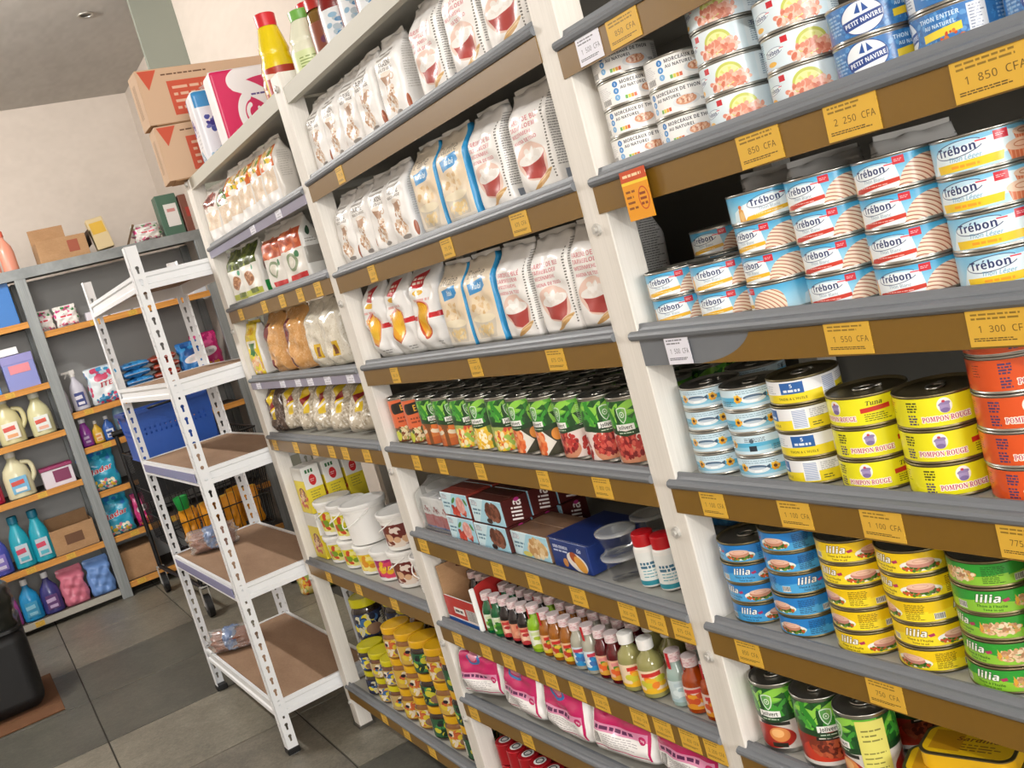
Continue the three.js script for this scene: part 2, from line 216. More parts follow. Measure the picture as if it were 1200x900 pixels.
// bag sheets: front at 384..640, the side turned to the light at 640..896
function sheet(H, base, front, side) { return tex(1024, H, (c) => { rect(c, base, 0, 0, 1024, H); for (const [f, x] of [[side, 640], [side, 128], [front, 384], [front, 896], [front, -128]]) { if (!f) continue; c.save(); c.beginPath(); c.rect(x, 0, 256, H); c.clip(); c.translate(x, 0); f(c); c.restore(); } }); }
T.flourOat = sheet(400, '#f1efec', (c) => {
  rect(c, '#f1efec', 0, 0, 256, 400); rect(c, '#9c9690', 60, 60, 140, 12); rect(c, '#aaa49d', 50, 84, 160, 12); txt(c, 'FARINE', 128, 120, 36, '#57514c'); txt(c, 'MULTI-USAGE', 128, 146, 22, '#6d665f', { w: 150 });
  poly(c, '#b08b70', 80, 170, 176, 170, 160, 224, 96, 224); ell(c, '#e8ddd0', 128, 170, 48, 12); ring(c, '#c9a88e', 5, 178, 190, 14, 16); specks(c, ['#c59f7e', '#d9bfa6', '#b48763', '#e5d2bf'], 128, 290, 60, 70, 60, 6, 13, 5); ell(c, '#8b8580', 160, 368, 40, 12);
}, (c) => { lines(c, 50, 40, 150, 20, 12, '#c9c5c0', 7, 0.3); ell(c, '#a5542f', 26, 340, 20, 40); });
T.flourBowl = sheet(400, '#f0eeeb', (c) => {
  lines(c, 236, 60, 16, 26, 12, '#6a6864', 4, 0.5); for (let k = 0; k < 4; k++) txt(c, ['FARINE DE BLÉ', 'TARWEBLOEM', 'WEIZENMEHL', 'HARINA DE TRIGO'][k], 22, 112 + k * 26, 26 - k * 2, '#cf7f86', { al: 'left', w: 200 });
  ell(c, '#e8c9bb', 128, 278, 96, 76, 0.2); poly(c, '#b0413c', 44, 268, 212, 248, 190, 330, 140, 350, 76, 336); ell(c, '#f3f0ec', 126, 262, 84, 24, -0.12); specks(c, ['#f7f5f2', '#ebe6e0'], 124, 250, 56, 20, 24, 8, 16, 3); for (let k = 0; k < 5; k++) { c.save(); c.translate(180 - k * 8, 346 + k * 6); c.rotate(-0.35); ell(c, ['#d9b179', '#c79b5e', '#e6c795'][k % 3], 0, 0, 56, 8); c.restore(); }
}, (c) => { lines(c, 20, 30, 200, 30, 10, '#8b8a88', 7, 0.42); rect(c, '#8f97a4', 60, 344, 70, 46); });
T.flourBlue = sheet(400, '#e9dcc8', (c) => {
  rect(c, grad(c, [[0, '#e6dccb'], [0.5, '#e8d3b4'], [1, '#e9e2d4']], 0, 0, 0, 400), 0, 0, 256, 400); txt(c, 'Farine', 118, 70, 50, '#6f675b', { f: 'serif', b: false });
  poly(c, '#2a8fcf', 50, 112, 190, 92, 204, 132, 170, 152, 60, 164); txt(c, 'Rubi', 128, 128, 34, '#e8f2f8', { i: true }); specks(c, ['#e3c79b', '#d8b47e', '#efdcbb'], 128, 230, 80, 50, 40, 6, 16, 4);
  poly(c, '#cfc6b6', 30, 280, 226, 280, 204, 372, 52, 372); ell(c, '#efe3c6', 128, 280, 98, 20); specks(c, ['#ecd6a6', '#e0c48a'], 128, 330, 70, 34, 40, 6, 12, 7); rect(c, '#d8d4cc', 0, 376, 256, 24);
}, (c) => { rect(c, '#2e9cd8', 0, 0, 256, 400); lines(c, 90, 40, 60, 28, 12, '#e3f1f8', 4, 0.5); rect(c, '#e9e2d4', 200, 0, 56, 400); });
T.chips = sheet(400, '#efeeec', (c) => {
  poly(c, '#c9202a', 74, 60, 190, 40, 180, 96, 150, 118, 74, 104); lines(c, 88, 66, 84, 2, 18, '#f6e7d8', 5, 0.6); ell(c, '#e8b52a', 126, 132, 40, 13); ring(c, '#e6a3a0', 8, 128, 250, 66, 82, 0.2, 3.3, 6.1); lines(c, 60, 160, 140, 1, 16, '#e2b0ac', 3, 0.7);
  ell(c, '#c84a1c', 128, 256, 58, 88, 0.16); ell(c, '#eda71c', 130, 254, 50, 80, 0.16); for (let k = 0; k < 9; k++) { c.save(); c.translate(96 + k * 8, 250); c.rotate(-0.5 + k * 0.09); rect(c, '#f4c63a', -2, -60, 5, 116); c.restore(); } rect(c, '#c9202a', 0, 236, 56, 20); rect(c, '#c9202a', 196, 228, 60, 22); lines(c, 170, 360, 70, 2, 12, '#8b8a88', 5);
}, (c) => { rect(c, '#c9202a', 0, 226, 110, 24); lines(c, 120, 60, 100, 20, 13, '#d5d2cf', 6, 0.3); });
const grain = (band, art, base = '#ead6bf') => sheet(400, '#f3f1ee', (c) => { rect(c, '#f2f0ec', 0, 0, 256, 400); rect(c, band, 0, 36, 256, 130); specks(c, art, 128, 104, 110, 56, 60, 10, 26, 4); ell(c, '#f3efe8', 128, 150, 60, 18); rect(c, base, 20, 176, 216, 130); specks(c, ['#e4cdb2', '#efe0cd'], 128, 240, 100, 60, 60, 4, 10, 6); rect(c, '#f6f5f3', 0, 306, 256, 94); }, (c) => { rect(c, '#efe9e0', 0, 0, 256, 400); lines(c, 60, 80, 140, 12, 14, '#cfc8be', 5, 0.3); });
T.grainRed = grain('#efe6e0', ['#7a3a30', '#9c4a3a', '#b98a80', '#5b2a26']); T.grainGreen = grain('#3f7a3a', ['#5d9a4a', '#8d3a3a', '#d9cfc0', '#2c5a2c']); T.grainOrange = grain('#d9692a', ['#f0cf2a', '#e6b52a', '#f3e3cf', '#6f8a3a', '#e6c3b0']);
T.nutGreen = sheet(400, '#eceae4', (c) => { rect(c, '#4f5f24', 0, 0, 256, 150); specks(c, ['#6f7f2a', '#3c4a1c', '#8a963f'], 128, 70, 130, 70, 60, 10, 24, 3); rect(c, '#eeece5', 0, 150, 256, 250); ell(c, '#5fae8a', 170, 176, 16, 20); ell(c, '#b5805a', 120, 250, 52, 56, 0.3); specks(c, ['#a06a44', '#c99870', '#8a5636'], 120, 250, 40, 44, 40, 7, 13, 6); rect(c, '#b9c04a', 10, 336, 236, 44); rect(c, '#6f7f3a', 90, 330, 110, 36); }, (c) => { rect(c, '#e9e7e0', 0, 0, 256, 400); ell(c, '#8b6a62', 120, 180, 40, 60); rect(c, '#2f9a4a', 50, 300, 140, 80); });
T.nutOrange = sheet(400, '#ecebe6', (c) => { rect(c, '#e9e6df', 0, 0, 256, 400); rect(c, '#c2562e', 0, 60, 256, 130); specks(c, ['#a84526', '#d9774a'], 128, 120, 110, 56, 40, 10, 24, 3); ell(c, '#2f7a4a', 180, 226, 18, 22); ring(c, '#8a9a7a', 20, 120, 270, 44, 50); ell(c, '#d8d4c6', 120, 270, 30, 36); rect(c, '#cf2f33', 60, 352, 180, 34); }, (c) => { rect(c, '#ecebe6', 0, 0, 256, 400); ell(c, '#3a5a44', 100, 100, 26, 30); lines(c, 50, 150, 130, 2, 16, '#9a968f', 4); rect(c, '#a8a49c', 20, 200, 220, 110); });
T.noodle = sheet(400, '#dcc24a', (c) => { rect(c, '#e9cf1c', 0, 0, 256, 400); txt(c, '280', 128, 60, 70, '#d89a1a'); rect(c, '#efe9dc', 30, 130, 190, 60); rect(c, '#2f7a3c', 60, 150, 130, 100); specks(c, ['#e6b58a', '#d99a6a', '#efd9b8', '#c9c04a'], 128, 320, 110, 80, 60, 12, 26, 3); }, (c) => rect(c, '#efeeea', 0, 0, 256, 400));
T.semolina = sheet(400, '#d9a566', (c) => { rect(c, '#d8a264', 0, 0, 256, 400); specks(c, ['#e0b078', '#cf9654', '#e8bf8c'], 128, 200, 140, 220, 400, 3, 8, 3); poly(c, '#6d1f26', 10, 60, 100, 60, 80, 200, 10, 240); poly(c, '#efe6da', 10, 250, 70, 200, 84, 216, 10, 290); rect(c, '#7a232a', 10, 310, 50, 70); }, (c) => { rect(c, '#d8a264', 0, 0, 256, 400); specks(c, ['#e0b078', '#cf9654', '#e8bf8c'], 128, 200, 140, 220, 300, 3, 8, 5); });
T.riceBag = sheet(400, '#e6e0d2', (c) => { rect(c, '#e3dccb', 0, 0, 256, 400); specks(c, ['#f1ecdf', '#d3c9b4', '#eae3d3'], 128, 200, 140, 220, 400, 3, 7, 8); rect(c, '#d9b02a', 120, 250, 90, 90); rect(c, '#7a4a22', 140, 270, 40, 60); }, (c) => { specks(c, ['#f1ecdf', '#d3c9b4'], 128, 200, 140, 220, 300, 3, 7, 9); });
const pasta = (col, cols) => sheet(400, col, (c) => { rect(c, col, 0, 0, 256, 400); specks(c, cols, 128, 200, 140, 210, 260, 4, 12, 3); rect(c, '#e3c22a', 92, 40, 76, 250); txt(c, '1.50', 130, 66, 34, '#7a2a1a'); poly(c, '#8f2a2a', 92, 170, 168, 130, 168, 180, 92, 220); poly(c, '#f1ece2', 92, 236, 168, 196, 168, 216, 92, 256); }, (c) => specks(c, cols, 128, 200, 140, 210, 220, 4, 12, 5));
T.pastaPale = pasta('#cfc4b0', ['#e3dac8', '#b9ac95', '#f0ebe0', '#a79b86']); T.pastaDark = pasta('#5f4e44', ['#7a665a', '#4a3c35', '#8f8078']);
T.sugarPink = sheet(300, '#f2f0ef', (c) => { rect(c, '#f2f0ef', 0, 0, 256, 300); poly(c, '#c31d62', 0, 60, 80, 50, 128, 96, 256, 44, 256, 176, 0, 176); rect(c, '#dd8fb3', 0, 176, 256, 36); lines(c, 20, 186, 170, 1, 18, '#5b2150', 5, 0.9); ell(c, '#c31d62', 226, 206, 20, 18); txt(c, '1kg', 226, 206, 14, '#f6e6ee'); ring(c, '#2f6fb0', 13, 120, 96, 42, 26); ell(c, '#d98aa2', 120, 80, 34, 28); barcode(c, 8, 216, 40, 56); lines(c, 56, 222, 150, 5, 10, '#a3a0a5', 4, 0.3); rect(c, '#c31d62', 0, 280, 256, 5); }, (c) => { rect(c, '#f1efee', 0, 0, 256, 300); rect(c, '#c31d62', 0, 50, 20, 240); });
const powder = (bg, a, b, word, ink) => sheet(360, bg, (c) => { rect(c, bg, 0, 0, 256, 360); specks(c, a, 128, 60, 130, 60, 40, 14, 36, 4); specks(c, b, 128, 310, 120, 40, 50, 8, 22, 5); if (word) txt(c, word, 128, 170, 64, ink, { i: true, ol: '#f2e9ea', lw: 6, w: 220, rot: -0.12 }); else { ell(c, '#f2e9ea', 128, 170, 96, 40, -0.15); lines(c, 60, 156, 130, 1, 34, ink, 6, 0.8); }; }, (c) => { rect(c, bg, 0, 0, 256, 360); specks(c, a, 128, 180, 120, 170, 50, 14, 30, 6); });
T.powderBlue = powder('#2f9fc0', ['#2a6fb8', '#48b6d2', '#1f8aa8'], ['#e7809a', '#3f9a8a', '#e8c23a', '#f0ead0'], 'Madar', '#c9202f'); T.powderWhite = powder('#dfe6ea', ['#3f8fc0', '#bcd3de', '#c94a6a'], ['#3f9ac4', '#2a7aa8', '#d9486a'], 'ITE', '#b52a3a');
T.powderPink = powder('#c3206e', ['#a01a5c', '#d9508c'], ['#d9508c', '#8f1650', '#e6a23a'], '', '#c9c2c4'); T.powderDeep = powder('#2a78c0', ['#1f5fa8', '#3f94d0', '#1a4a8a'], ['#3fa0d2', '#e6e9ea', '#d33a4a'], '', '#f0f2f4'); T.powderPale = powder('#e8e4de', ['#3f8a4a', '#d9488a', '#e9e6e0'], ['#f0ede8', '#d96a8a', '#dcd6cc'], '', '#cf3a4a');
T.stackBlue = sheet(256, '#2f7fc0', (c) => { rect(c, '#2f7fc0', 0, 0, 256, 256); specks(c, ['#1f5fa0', '#58aee0', '#16406f', '#3f94d0'], 128, 128, 140, 140, 70, 10, 34, 5); lines(c, 40, 110, 180, 2, 30, '#c9334a', 4); }); T.stackRed = sheet(256, '#a8442f', (c) => { rect(c, '#a8442f', 0, 0, 256, 256); specks(c, ['#8a2f22', '#c9683f', '#b0322f', '#7a3a22'], 128, 128, 140, 140, 70, 10, 34, 6); });

// price tickets: one atlas of 4 x 4 cells
const PRICES = ['850 CFA', '2 250 CFA', '1 850 CFA', '1 550 CFA', '1 300 CFA', '1 500 CFA', '1 100 CFA', '750 CFA', '775 CFA', '1 250 CFA', '675 CFA', '950 CFA', '1 450 CFA', '2 500 CFA', '600 CFA', '1 700 CFA'];
T.ticket = tex(1024, 640, (c) => { PRICES.forEach((p, k) => { const x = (k % 4) * 256, y = Math.floor(k / 4) * 160, w = k === 5; rect(c, w ? '#e4e4ee' : '#d6a93a', x, y, 256, 160); const ink = w ? '#4a4a54' : '#5e4816'; lines(c, x + 20, y + 16, 200, 2, 18, w ? '#77777f' : '#8a6c20', 3 + k, 0.45); txt(c, p, x + 140, y + 84, 40, ink, { f: 'monospace', b: false, w: 200 }); lines(c, x + 18, y + 122, 216, 2, 9, ink, 30 + k, 0.55); }); });
T.promo = tex(160, 200, (c) => { rect(c, '#e79a1a', 0, 0, 160, 200); rect(c, '#c74a1c', 0, 0, 160, 44); lines(c, 16, 16, 120, 1, 14, '#f0d9b0', 3, 0.8); rect(c, '#f0d23a', 0, 44, 160, 12); ring(c, '#c74a1c', 5, 118, 120, 30, 44); lines(c, 14, 80, 60, 4, 22, '#8a4a12', 5, 0.4); lines(c, 96, 96, 42, 3, 20, '#8a3a12', 6, 0.5); });
// ---------------------------------------------------------------- the room
const X0 = -7.0, X1 = 4.2, Z0 = -0.8, Z1 = 3.4;
const wallMat = std(0xffffff, 0.9, { map: noiseTex(512, [209, 198, 187], [14, 14, 14], 12, [[3, 0.4], [40, 0.3], [150, 0.3]]) });
const ceilMat = std(0xffffff, 0.95, { map: noiseTex(512, [188, 184, 178], [22, 22, 22], 14, [[4, 0.3], [60, 0.3], [200, 0.4]]) });
struct('wall_back', bx(0.2, CEIL + 0.2, Z1 - Z0 + 0.4, X0 - 0.1, CEIL / 2, (Z0 + Z1) / 2), wallMat);
struct('wall_side', bx(X1 - X0, CEIL + 0.2, 0.2, (X0 + X1) / 2, CEIL / 2, Z0 - 0.1), wallMat);
struct('wall_aisle', bx(X1 - X0, CEIL + 0.2, 0.2, (X0 + X1) / 2, CEIL / 2, Z1 + 0.1), wallMat);
{
  const [za, zb, ya, yb, e] = WINDOW, s = new THREE.Shape(), h = new THREE.Path();
  s.moveTo(Z0 - 0.2, -0.1); s.lineTo(Z1 + 0.2, -0.1); s.lineTo(Z1 + 0.2, CEIL + 0.1); s.lineTo(Z0 - 0.2, CEIL + 0.1);
  h.moveTo(za, ya); h.lineTo(za, yb); h.lineTo(zb, yb); h.lineTo(zb, ya); s.holes.push(h);
  struct('wall_entrance', new THREE.ExtrudeGeometry(s, { depth: 0.2, bevelEnabled: false }).rotateY(-Math.PI / 2).translate(X1 + 0.2, 0, 0), wallMat);
  const w = struct('window_1', merge([bx(0.06, yb - ya, 0.05, X1 + 0.1, (ya + yb) / 2, za + 0.025), bx(0.06, yb - ya, 0.05, X1 + 0.1, (ya + yb) / 2, zb - 0.025), bx(0.06, yb - ya, 0.04, X1 + 0.1, (ya + yb) / 2, (za + zb) / 2), bx(0.06, 0.05, zb - za, X1 + 0.1, ya + 0.025, (za + zb) / 2), bx(0.06, 0.05, zb - za, X1 + 0.1, yb - 0.025, (za + zb) / 2)]), M.white);
  part('window_pane', bx(0.006, yb - ya - 0.06, zb - za - 0.06, X1 + 0.1, (ya + yb) / 2, (za + zb) / 2), M.clear, w);
  const l = new THREE.RectAreaLight(DAYLIGHT, e, zb - za - 0.1, yb - ya - 0.1); l.position.set(X1 + 0.02, (ya + yb) / 2, (za + zb) / 2); l.rotation.y = Math.PI / 2; l.name = 'window_daylight'; scene.add(l);
}
struct('ceiling', bx(X1 - X0 + 0.4, 0.2, Z1 - Z0 + 0.4, (X0 + X1) / 2, CEIL + 0.1, (Z0 + Z1) / 2), ceilMat);
struct('trim_1', bx(0.03, CEIL - 0.002, 0.275, -5.115, CEIL / 2, -0.6625), std(0x8d9186, 0.9));
struct('wall_inner', bx(X1 + 5.098, CEIL - 0.002, 0.065, (X1 - 5.098) / 2, CEIL / 2, -0.7675), wallMat);
{ // floor of square tiles, two tones, over a dark screed that shows in the joints
  const floor = struct('floor', bx(X1 - X0 + 0.4, 0.1, Z1 - Z0 + 0.4, (X0 + X1) / 2, -0.058, (Z0 + Z1) / 2), std(0x3d3a34, 0.95));
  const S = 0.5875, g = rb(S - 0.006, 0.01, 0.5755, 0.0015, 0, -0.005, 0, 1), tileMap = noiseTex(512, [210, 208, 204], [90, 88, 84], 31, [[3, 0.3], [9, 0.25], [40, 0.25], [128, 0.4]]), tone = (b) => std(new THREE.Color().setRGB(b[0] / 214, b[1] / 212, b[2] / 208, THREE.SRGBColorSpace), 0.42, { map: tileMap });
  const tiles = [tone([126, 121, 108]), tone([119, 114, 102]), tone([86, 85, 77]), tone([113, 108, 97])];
  const r = rng(5);
  for (let i = -4; i < 13; i++) for (let j = -2; j < 5; j++) {
    const x = -5.13 + (i + 0.5) * S, z = 0.104 + (j + 0.5) * 0.5815;
    if (x < X0 || x > X1 - 0.3 || z < Z0 + 0.3 || z > Z1 - 0.3) continue;
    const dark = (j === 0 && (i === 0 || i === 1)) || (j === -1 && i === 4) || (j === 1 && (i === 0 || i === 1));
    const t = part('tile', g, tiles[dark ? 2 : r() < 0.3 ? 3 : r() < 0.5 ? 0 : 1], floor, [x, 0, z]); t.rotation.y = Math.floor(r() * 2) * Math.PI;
  }
}
// ceiling fittings
LAMPS.forEach(([x, y, z, w, e], k) => {
  const o = thing('tube_lamp', ['white tube lamp hanging over the aisle by the tuna shelves', 'white tube lamp hanging over the aisle before the back wall'][k], 'lamp', [x, y, z]);
  part('housing', extrudeX([[-0.03, 0.03], [-0.03, 0.07], [0.03, 0.07], [0.03, 0.03], [0.085, 0.012], [0.085, 0.009], [0.03, 0.026], [-0.03, 0.026], [-0.085, 0.009], [-0.085, 0.012]], w + 0.06).translate(-w / 2 - 0.03, 0, 0), M.white, o);
  part('tube', new THREE.CylinderGeometry(0.014, 0.014, w, 20).rotateZ(Math.PI / 2), std(0xffffff, 0.5, { emissive: LAMP_COLOR, emissiveIntensity: 3 }), o);
  for (const s of [-1, 1]) { part('end_holder', rb(0.02, 0.045, 0.034, 0.004, s * (w / 2 + 0.008), 0.012, 0), M.white, o); part('drop_rod', rod([s * w * 0.35, 0.07, 0], [s * w * 0.35, CEIL - y, 0], 0.004, 8), M.white, o); }
  for (const t of [-0.375, -0.125, 0.125, 0.375]) { const l = new THREE.PointLight(LAMP_COLOR, e / 4); l.position.set(x + t * w, y - 0.034, z); l.castShadow = true; l.shadow.radius = 1; l.name = 'tube_glow'; scene.add(l); }
});
{
  const o = thing('recessed_downlight', 'small round recessed downlight, unlit, in the grey ceiling', 'lamp', [-5.35, CEIL - 0.002, -0.357]);
  part('rim', new THREE.TorusGeometry(0.036, 0.007, 8, 28).rotateX(Math.PI / 2), std(0xb5b2aa, 0.35, { metalness: 0.8 }), o);
  part('reflector', lathe([[0.034, 0], [0.026, 0.002], [0.001, 0.0019]], 24), std(0x5a5852, 0.4, { metalness: 0.6 }), o);
}

// ---------------------------------------------------------------- the long shelving unit
const DEPTH = 0.36, PX = [-3.066, -2.09, -1.085, -0.08], PW = 0.054;
const unit = thing('shelving_unit', 'long white metal shelving unit with grey rails and brown price strips', 'shelf', [0, 0, 0]);
const postG = rb(PW, 1.9, 0.045, 0.002, PW / 2, 0.95, -0.0225, 1), footG = bx(PW + 0.01, 0.01, 0.055, PW / 2, 0.005, -0.0225), boltG = merge([new THREE.CylinderGeometry(0.0085, 0.0085, 0.005, 6).rotateX(Math.PI / 2).translate(0, 0, 0.0025), new THREE.CylinderGeometry(0.004, 0.004, 0.004, 10).rotateX(Math.PI / 2).translate(0, 0, 0.006)]);
PX.forEach((x, k) => {
  const h = k === 0 ? 1.838 : k === 1 ? 1.87 : 2.1, g = rb(PW, h, 0.045, 0.002, PW / 2, h / 2, -0.0225, 1);
  const p = part('post', g, M.post, unit, [x, 0, 0]); part('foot', footG, M.tinDark, p);
  const rp = part('rear_post', rb(0.04, h, 0.04, 0.002, 0, h / 2, 0, 1), M.post, unit, [x + 0.03, 0, -DEPTH + 0.02]);
  for (const y of [[1.83, 1.36, 0.53, 0.09], [1.84, 1.355, 0.955, 0.525, 0.33], [1.36, 0.925, 0.735, 0.545], [1.36, 0.94]][k]) part('bolt', boltG, M.bolt, p, [PW / 2, y, 0]);
});
part('back_panel', bx(PX[3] - PX[0], 1.78, 0.004, (PX[0] + PX[3]) / 2, 0.92, -DEPTH - 0.012), M.backPanel, unit);
part('mid_upright', rb(0.05, 1.78, 0.03, 0.002, -0.58, 0.92, -DEPTH + 0.005, 1), M.post, unit);
const SH = {}; // [x from, x to, height of the top of the price strip at both ends]
const railProfile = [[-0.02, 0], [0.0035, 0], [0.0065, 0.003], [0.0075, 0.007], [0.006, 0.0105], [0.002, 0.0125], [-0.002, 0.013], [-0.004, 0.0165], [-0.0055, 0.0215], [-0.009, 0.0215], [-0.0095, 0.0145], [-0.02, 0.0135]];
const ticketGeo = {};
function ticketG(k, w, h) {
  const key = k + '|' + w + '|' + h; if (ticketGeo[key]) return ticketGeo[key];
  const g = bx(w, h, 0.0008); const uv = g.attributes.uv; for (let i = 0; i < uv.count; i++) uv.setXY(i, ((k % 4) + uv.getX(i)) / 4, 1 - (Math.floor(k / 4) + 1 - uv.getY(i)) / 4); return (ticketGeo[key] = g);
}
const ticketMat = printed(T.ticket, 0.5), promoMat = printed(T.promo, 0.4);
let ticketN = 0;
function shelf(id, bay, yL, yR, style, tickets) {
  const xL = PX[bay - 1] + PW - 0.014, xR = PX[bay] + 0.002, len = xR - xL, a = Math.atan2(yR - yL, len);
  SH[id] = { xL, xR, yL, yR };
  const rail = part('shelf_rail', style === 'plain' ? extrudeX([[-0.02, -0.006], [-0.003, -0.006], [-0.003, 0.029], [-0.02, 0.029]], len) : extrudeX(railProfile, len), style === 'plain' ? M.boardEdge : M.rail, unit, [xL, yL, 0]); rail.rotation.z = a;
  part('shelf_board', bx(len - 0.016, 0.02, DEPTH - 0.03, len / 2 + 0.006, style === 'plain' ? 0.016 : 0.0028, -DEPTH / 2 - 0.006), M.board, rail);
  if (style === 'plain') return;
  const low = style === 'clear' ? -0.022 : -0.036;
  if (style === 'half') { // the tape starts part way along, with a curved edge; bare metal before it
    part('bare_strip', bx(len, 0.036, 0.002, len / 2, -0.018, -0.0012), M.rail, rail);
    const s = new THREE.Shape(); s.moveTo(0.125, -0.036); s.quadraticCurveTo(0.2, -0.03, 0.22, -0.001); s.lineTo(len, -0.001); s.lineTo(len, -0.036); part('price_strip', new THREE.ExtrudeGeometry(s, { depth: 0.0015, bevelEnabled: false }), M.tape, rail, [0, 0, 0]);
  } else part('price_strip', bx(len, -low, 0.003, len / 2, low / 2 - 0.0003, 0), style === 'clear' ? M.strip : M.tape, rail);
  for (const [px, py, k, w = 0.046, h = 0.034] of tickets) {
    ticketN++; const p = onZ(px, py, 0.002), pick = (ticketN * 5) % 16 === 5 ? 8 : (ticketN * 5) % 16, t = part('price_ticket', ticketG(k < 0 ? pick : k, w, Math.min(h, -low)), ticketMat, rail, [p.x - xL, low / 2 + 0.001, 0.0021]); t.rotation.z = ((ticketN * 37) % 7 - 3) * 0.006;
  }
  return rail;
}
const A3 = shelf('A3', 3, 1.595, 1.595, 'tape', [[682, 22, 5, 0.05], [725, 12, 0, 0.06]]);
const B3 = shelf('B3', 3, 1.415, 1.413, 'tape', [[890, 172, 0, 0.062, 0.036], [998, 137, 1, 0.062, 0.036], [1162, 88, 2, 0.07, 0.036]]);
const C3 = shelf('C3', 3, 1.203, 1.197, 'half', [[795, 411, 5, 0.046, 0.036], [994, 396, 3, 0.058], [1172, 383, 4, 0.062]]);
shelf('D3', 3, 0.992, 0.994, 'tape', [[836, 592, 6], [932, 604, 6, 0.05], [1034, 616, 6, 0.054], [1200, 637, 8, 0.05]]);
shelf('E3', 3, 0.779, 0.783, 'tape', [[878, 767, 0], [1038, 815, 7, 0.05]]);
shelf('F3', 3, 0.586, 0.586, 'tape', []);
shelf('A2', 2, 1.806, 1.806, 'plain', []);
shelf('B2', 2, 1.621, 1.629, 'tape', [[399, 206, 8, 0.036]]);
shelf('C2', 2, 1.413, 1.418, 'tape', [[437, 322, 9, 0.036], [525, 293, 8, 0.042], [610, 265, 10, 0.05]]);
shelf('D2', 2, 1.197, 1.205, 'tape', [[463, 439, 11, 0.04], [557, 429, 12, 0.042], [650, 415, 10, 0.05]]);
shelf('E2', 2, 1.004, 0.996, 'tape', [[488, 541, -1, 0.036], [518, 544, -1, 0.036], [563, 551, -1, 0.036], [637, 561, -1, 0.036], [706, 571, -1, 0.046]]);
shelf('F2', 2, 0.798, 0.782, 'tape', [[496, 638, -1], [543, 653, -1], [583, 666, -1], [625, 679, -1], [677, 694, -1], [735, 713, -1], [767, 721, -1], [798, 729, -1]]);
shelf('G2', 2, 0.574, 0.588, 'tape', [[535, 744, -1], [568, 757, -1], [594, 769, -1], [620, 780, -1], [644, 791, -1], [675, 804, -1], [702, 814, -1], [748, 836, -1], [775, 846, -1], [806, 858, -1], [836, 872, -1]]);
shelf('H2', 2, 0.378, 0.43, 'tape', [[620, 873, -1], [556, 838, -1]]);
shelf('I2', 2, 0.15, 0.15, 'tape', []);
shelf('A1', 1, 1.812, 1.812, 'plain', []);
shelf('B1', 1, 1.615, 1.612, 'clear', [[296, 268, 5], [327, 253, 5]]);
shelf('C1', 1, 1.42, 1.419, 'tape', [[282, 367, -1], [309, 357, -1], [330, 350, -1], [351, 343, -1], [372, 336, -1]]);
shelf('D1', 1, 1.192, 1.192, 'clear', [[302, 448, 5], [330, 446, 5], [348, 444, 5], [362, 442, 5], [382, 439, 5], [408, 435, 5]]);
shelf('E1', 1, 1.006, 1.005, 'tape', [[322, 520, -1], [346, 522, -1], [368, 525, -1], [388, 527, -1], [404, 529, -1], [430, 534, -1]]);
shelf('F1', 1, 0.583, 0.598, 'tape', [[385, 675, -1], [420, 690, -1], [462, 707, -1]]);
shelf('G1', 1, 0.143, 0.158, 'tape', [[450, 840, -1], [475, 855, -1], [505, 876, -1]]);
{ const p = onZ(747, 212, 0.004); const t = part('promotion_card', bx(0.05, 0.062, 0.001), promoMat, B3, [p.x - SH.B3.xL, -0.026, 0.0095]); }
const yAt = (s, x) => { const k = SH[s]; return k.yL + (k.yR - k.yL) * (x - k.xL) / (k.xR - k.xL) + 0.0142; };
const spot = (s, px, py, z) => { const p = onZ(px, py, z); return [p.x, (s === 'A1' || s === 'A2' ? yAt(s, p.x) + 0.0135 : yAt(s, p.x)) + 0.0004, z]; };
const facing = (x, z) => Math.atan2(camera.position.x - x, camera.position.z - z);
// ---------------------------------------------------------------- builders of goods
const piles = []; // things that shift together when goods are set apart
const canGeos = {};
function canGeo(d, h) {
  const key = d + '|' + h; if (canGeos[key]) return canGeos[key];
  const r = d / 2, b = h > 0.06 ? 0.006 : 0.003;
  const shell = lathe([[0.001, 0.003], [r - 0.005, 0.003], [r - 0.004, 0], [r - 0.0005, 0], [r, 0.0008], [r, 0.0019], [r - 0.0012, b], [r - 0.0012, h - b], [r, h - 0.0019], [r, h - 0.0008], [r - 0.0007, h], [r - 0.0022, h], [r - 0.0028, h - 0.0032]], 40);
  const lid = lathe([[r - 0.0028, h - 0.0032], [r - 0.006, h - 0.0036], [r * 0.72, h - 0.0028], [r * 0.7, h - 0.0034], [r * 0.2, h - 0.003], [0.0005, h - 0.003]], 36);
  const label = new THREE.CylinderGeometry(r - 0.0004, r - 0.0004, h - 2 * b, 48, 1, true).translate(0, h / 2, 0);
  const tab = merge([new THREE.TorusGeometry(0.0085, 0.0014, 6, 18).scale(1, 1.3, 1).rotateX(Math.PI / 2).translate(0, h - 0.0012, 0), rb(0.008, 0.0016, 0.012, 0.0006, 0, h - 0.0014, -0.013, 1), new THREE.CylinderGeometry(0.003, 0.003, 0.0026, 10).translate(0, h - 0.0016, -0.017)]).translate(0, 0, 0.002).rotateY(0.8);
  return (canGeos[key] = { shell, lid, label, tab });
}
const matCache = new Map();
const pm = (key, rough = 0.32, o) => { const k = key + rough; if (!matCache.has(k)) matCache.set(k, printed(T[key], rough, { clearcoat: 0.35, clearcoatRoughness: 0.18, ...o })); return matCache.get(k); };
const canKind = (name, d, h, texKey, rim = M.tin, lid = M.tin) => { const f = kind(name, 'can', (o) => { const g = canGeo(d, h); part('tin_shell', g.shell, rim, o); part('lid', g.lid, lid, o); part('printed_label', g.label, pm(texKey, 0.3), o); part('pull_tab', g.tab, M.tin, o); }); f.d = d; f.h = h; return f; };
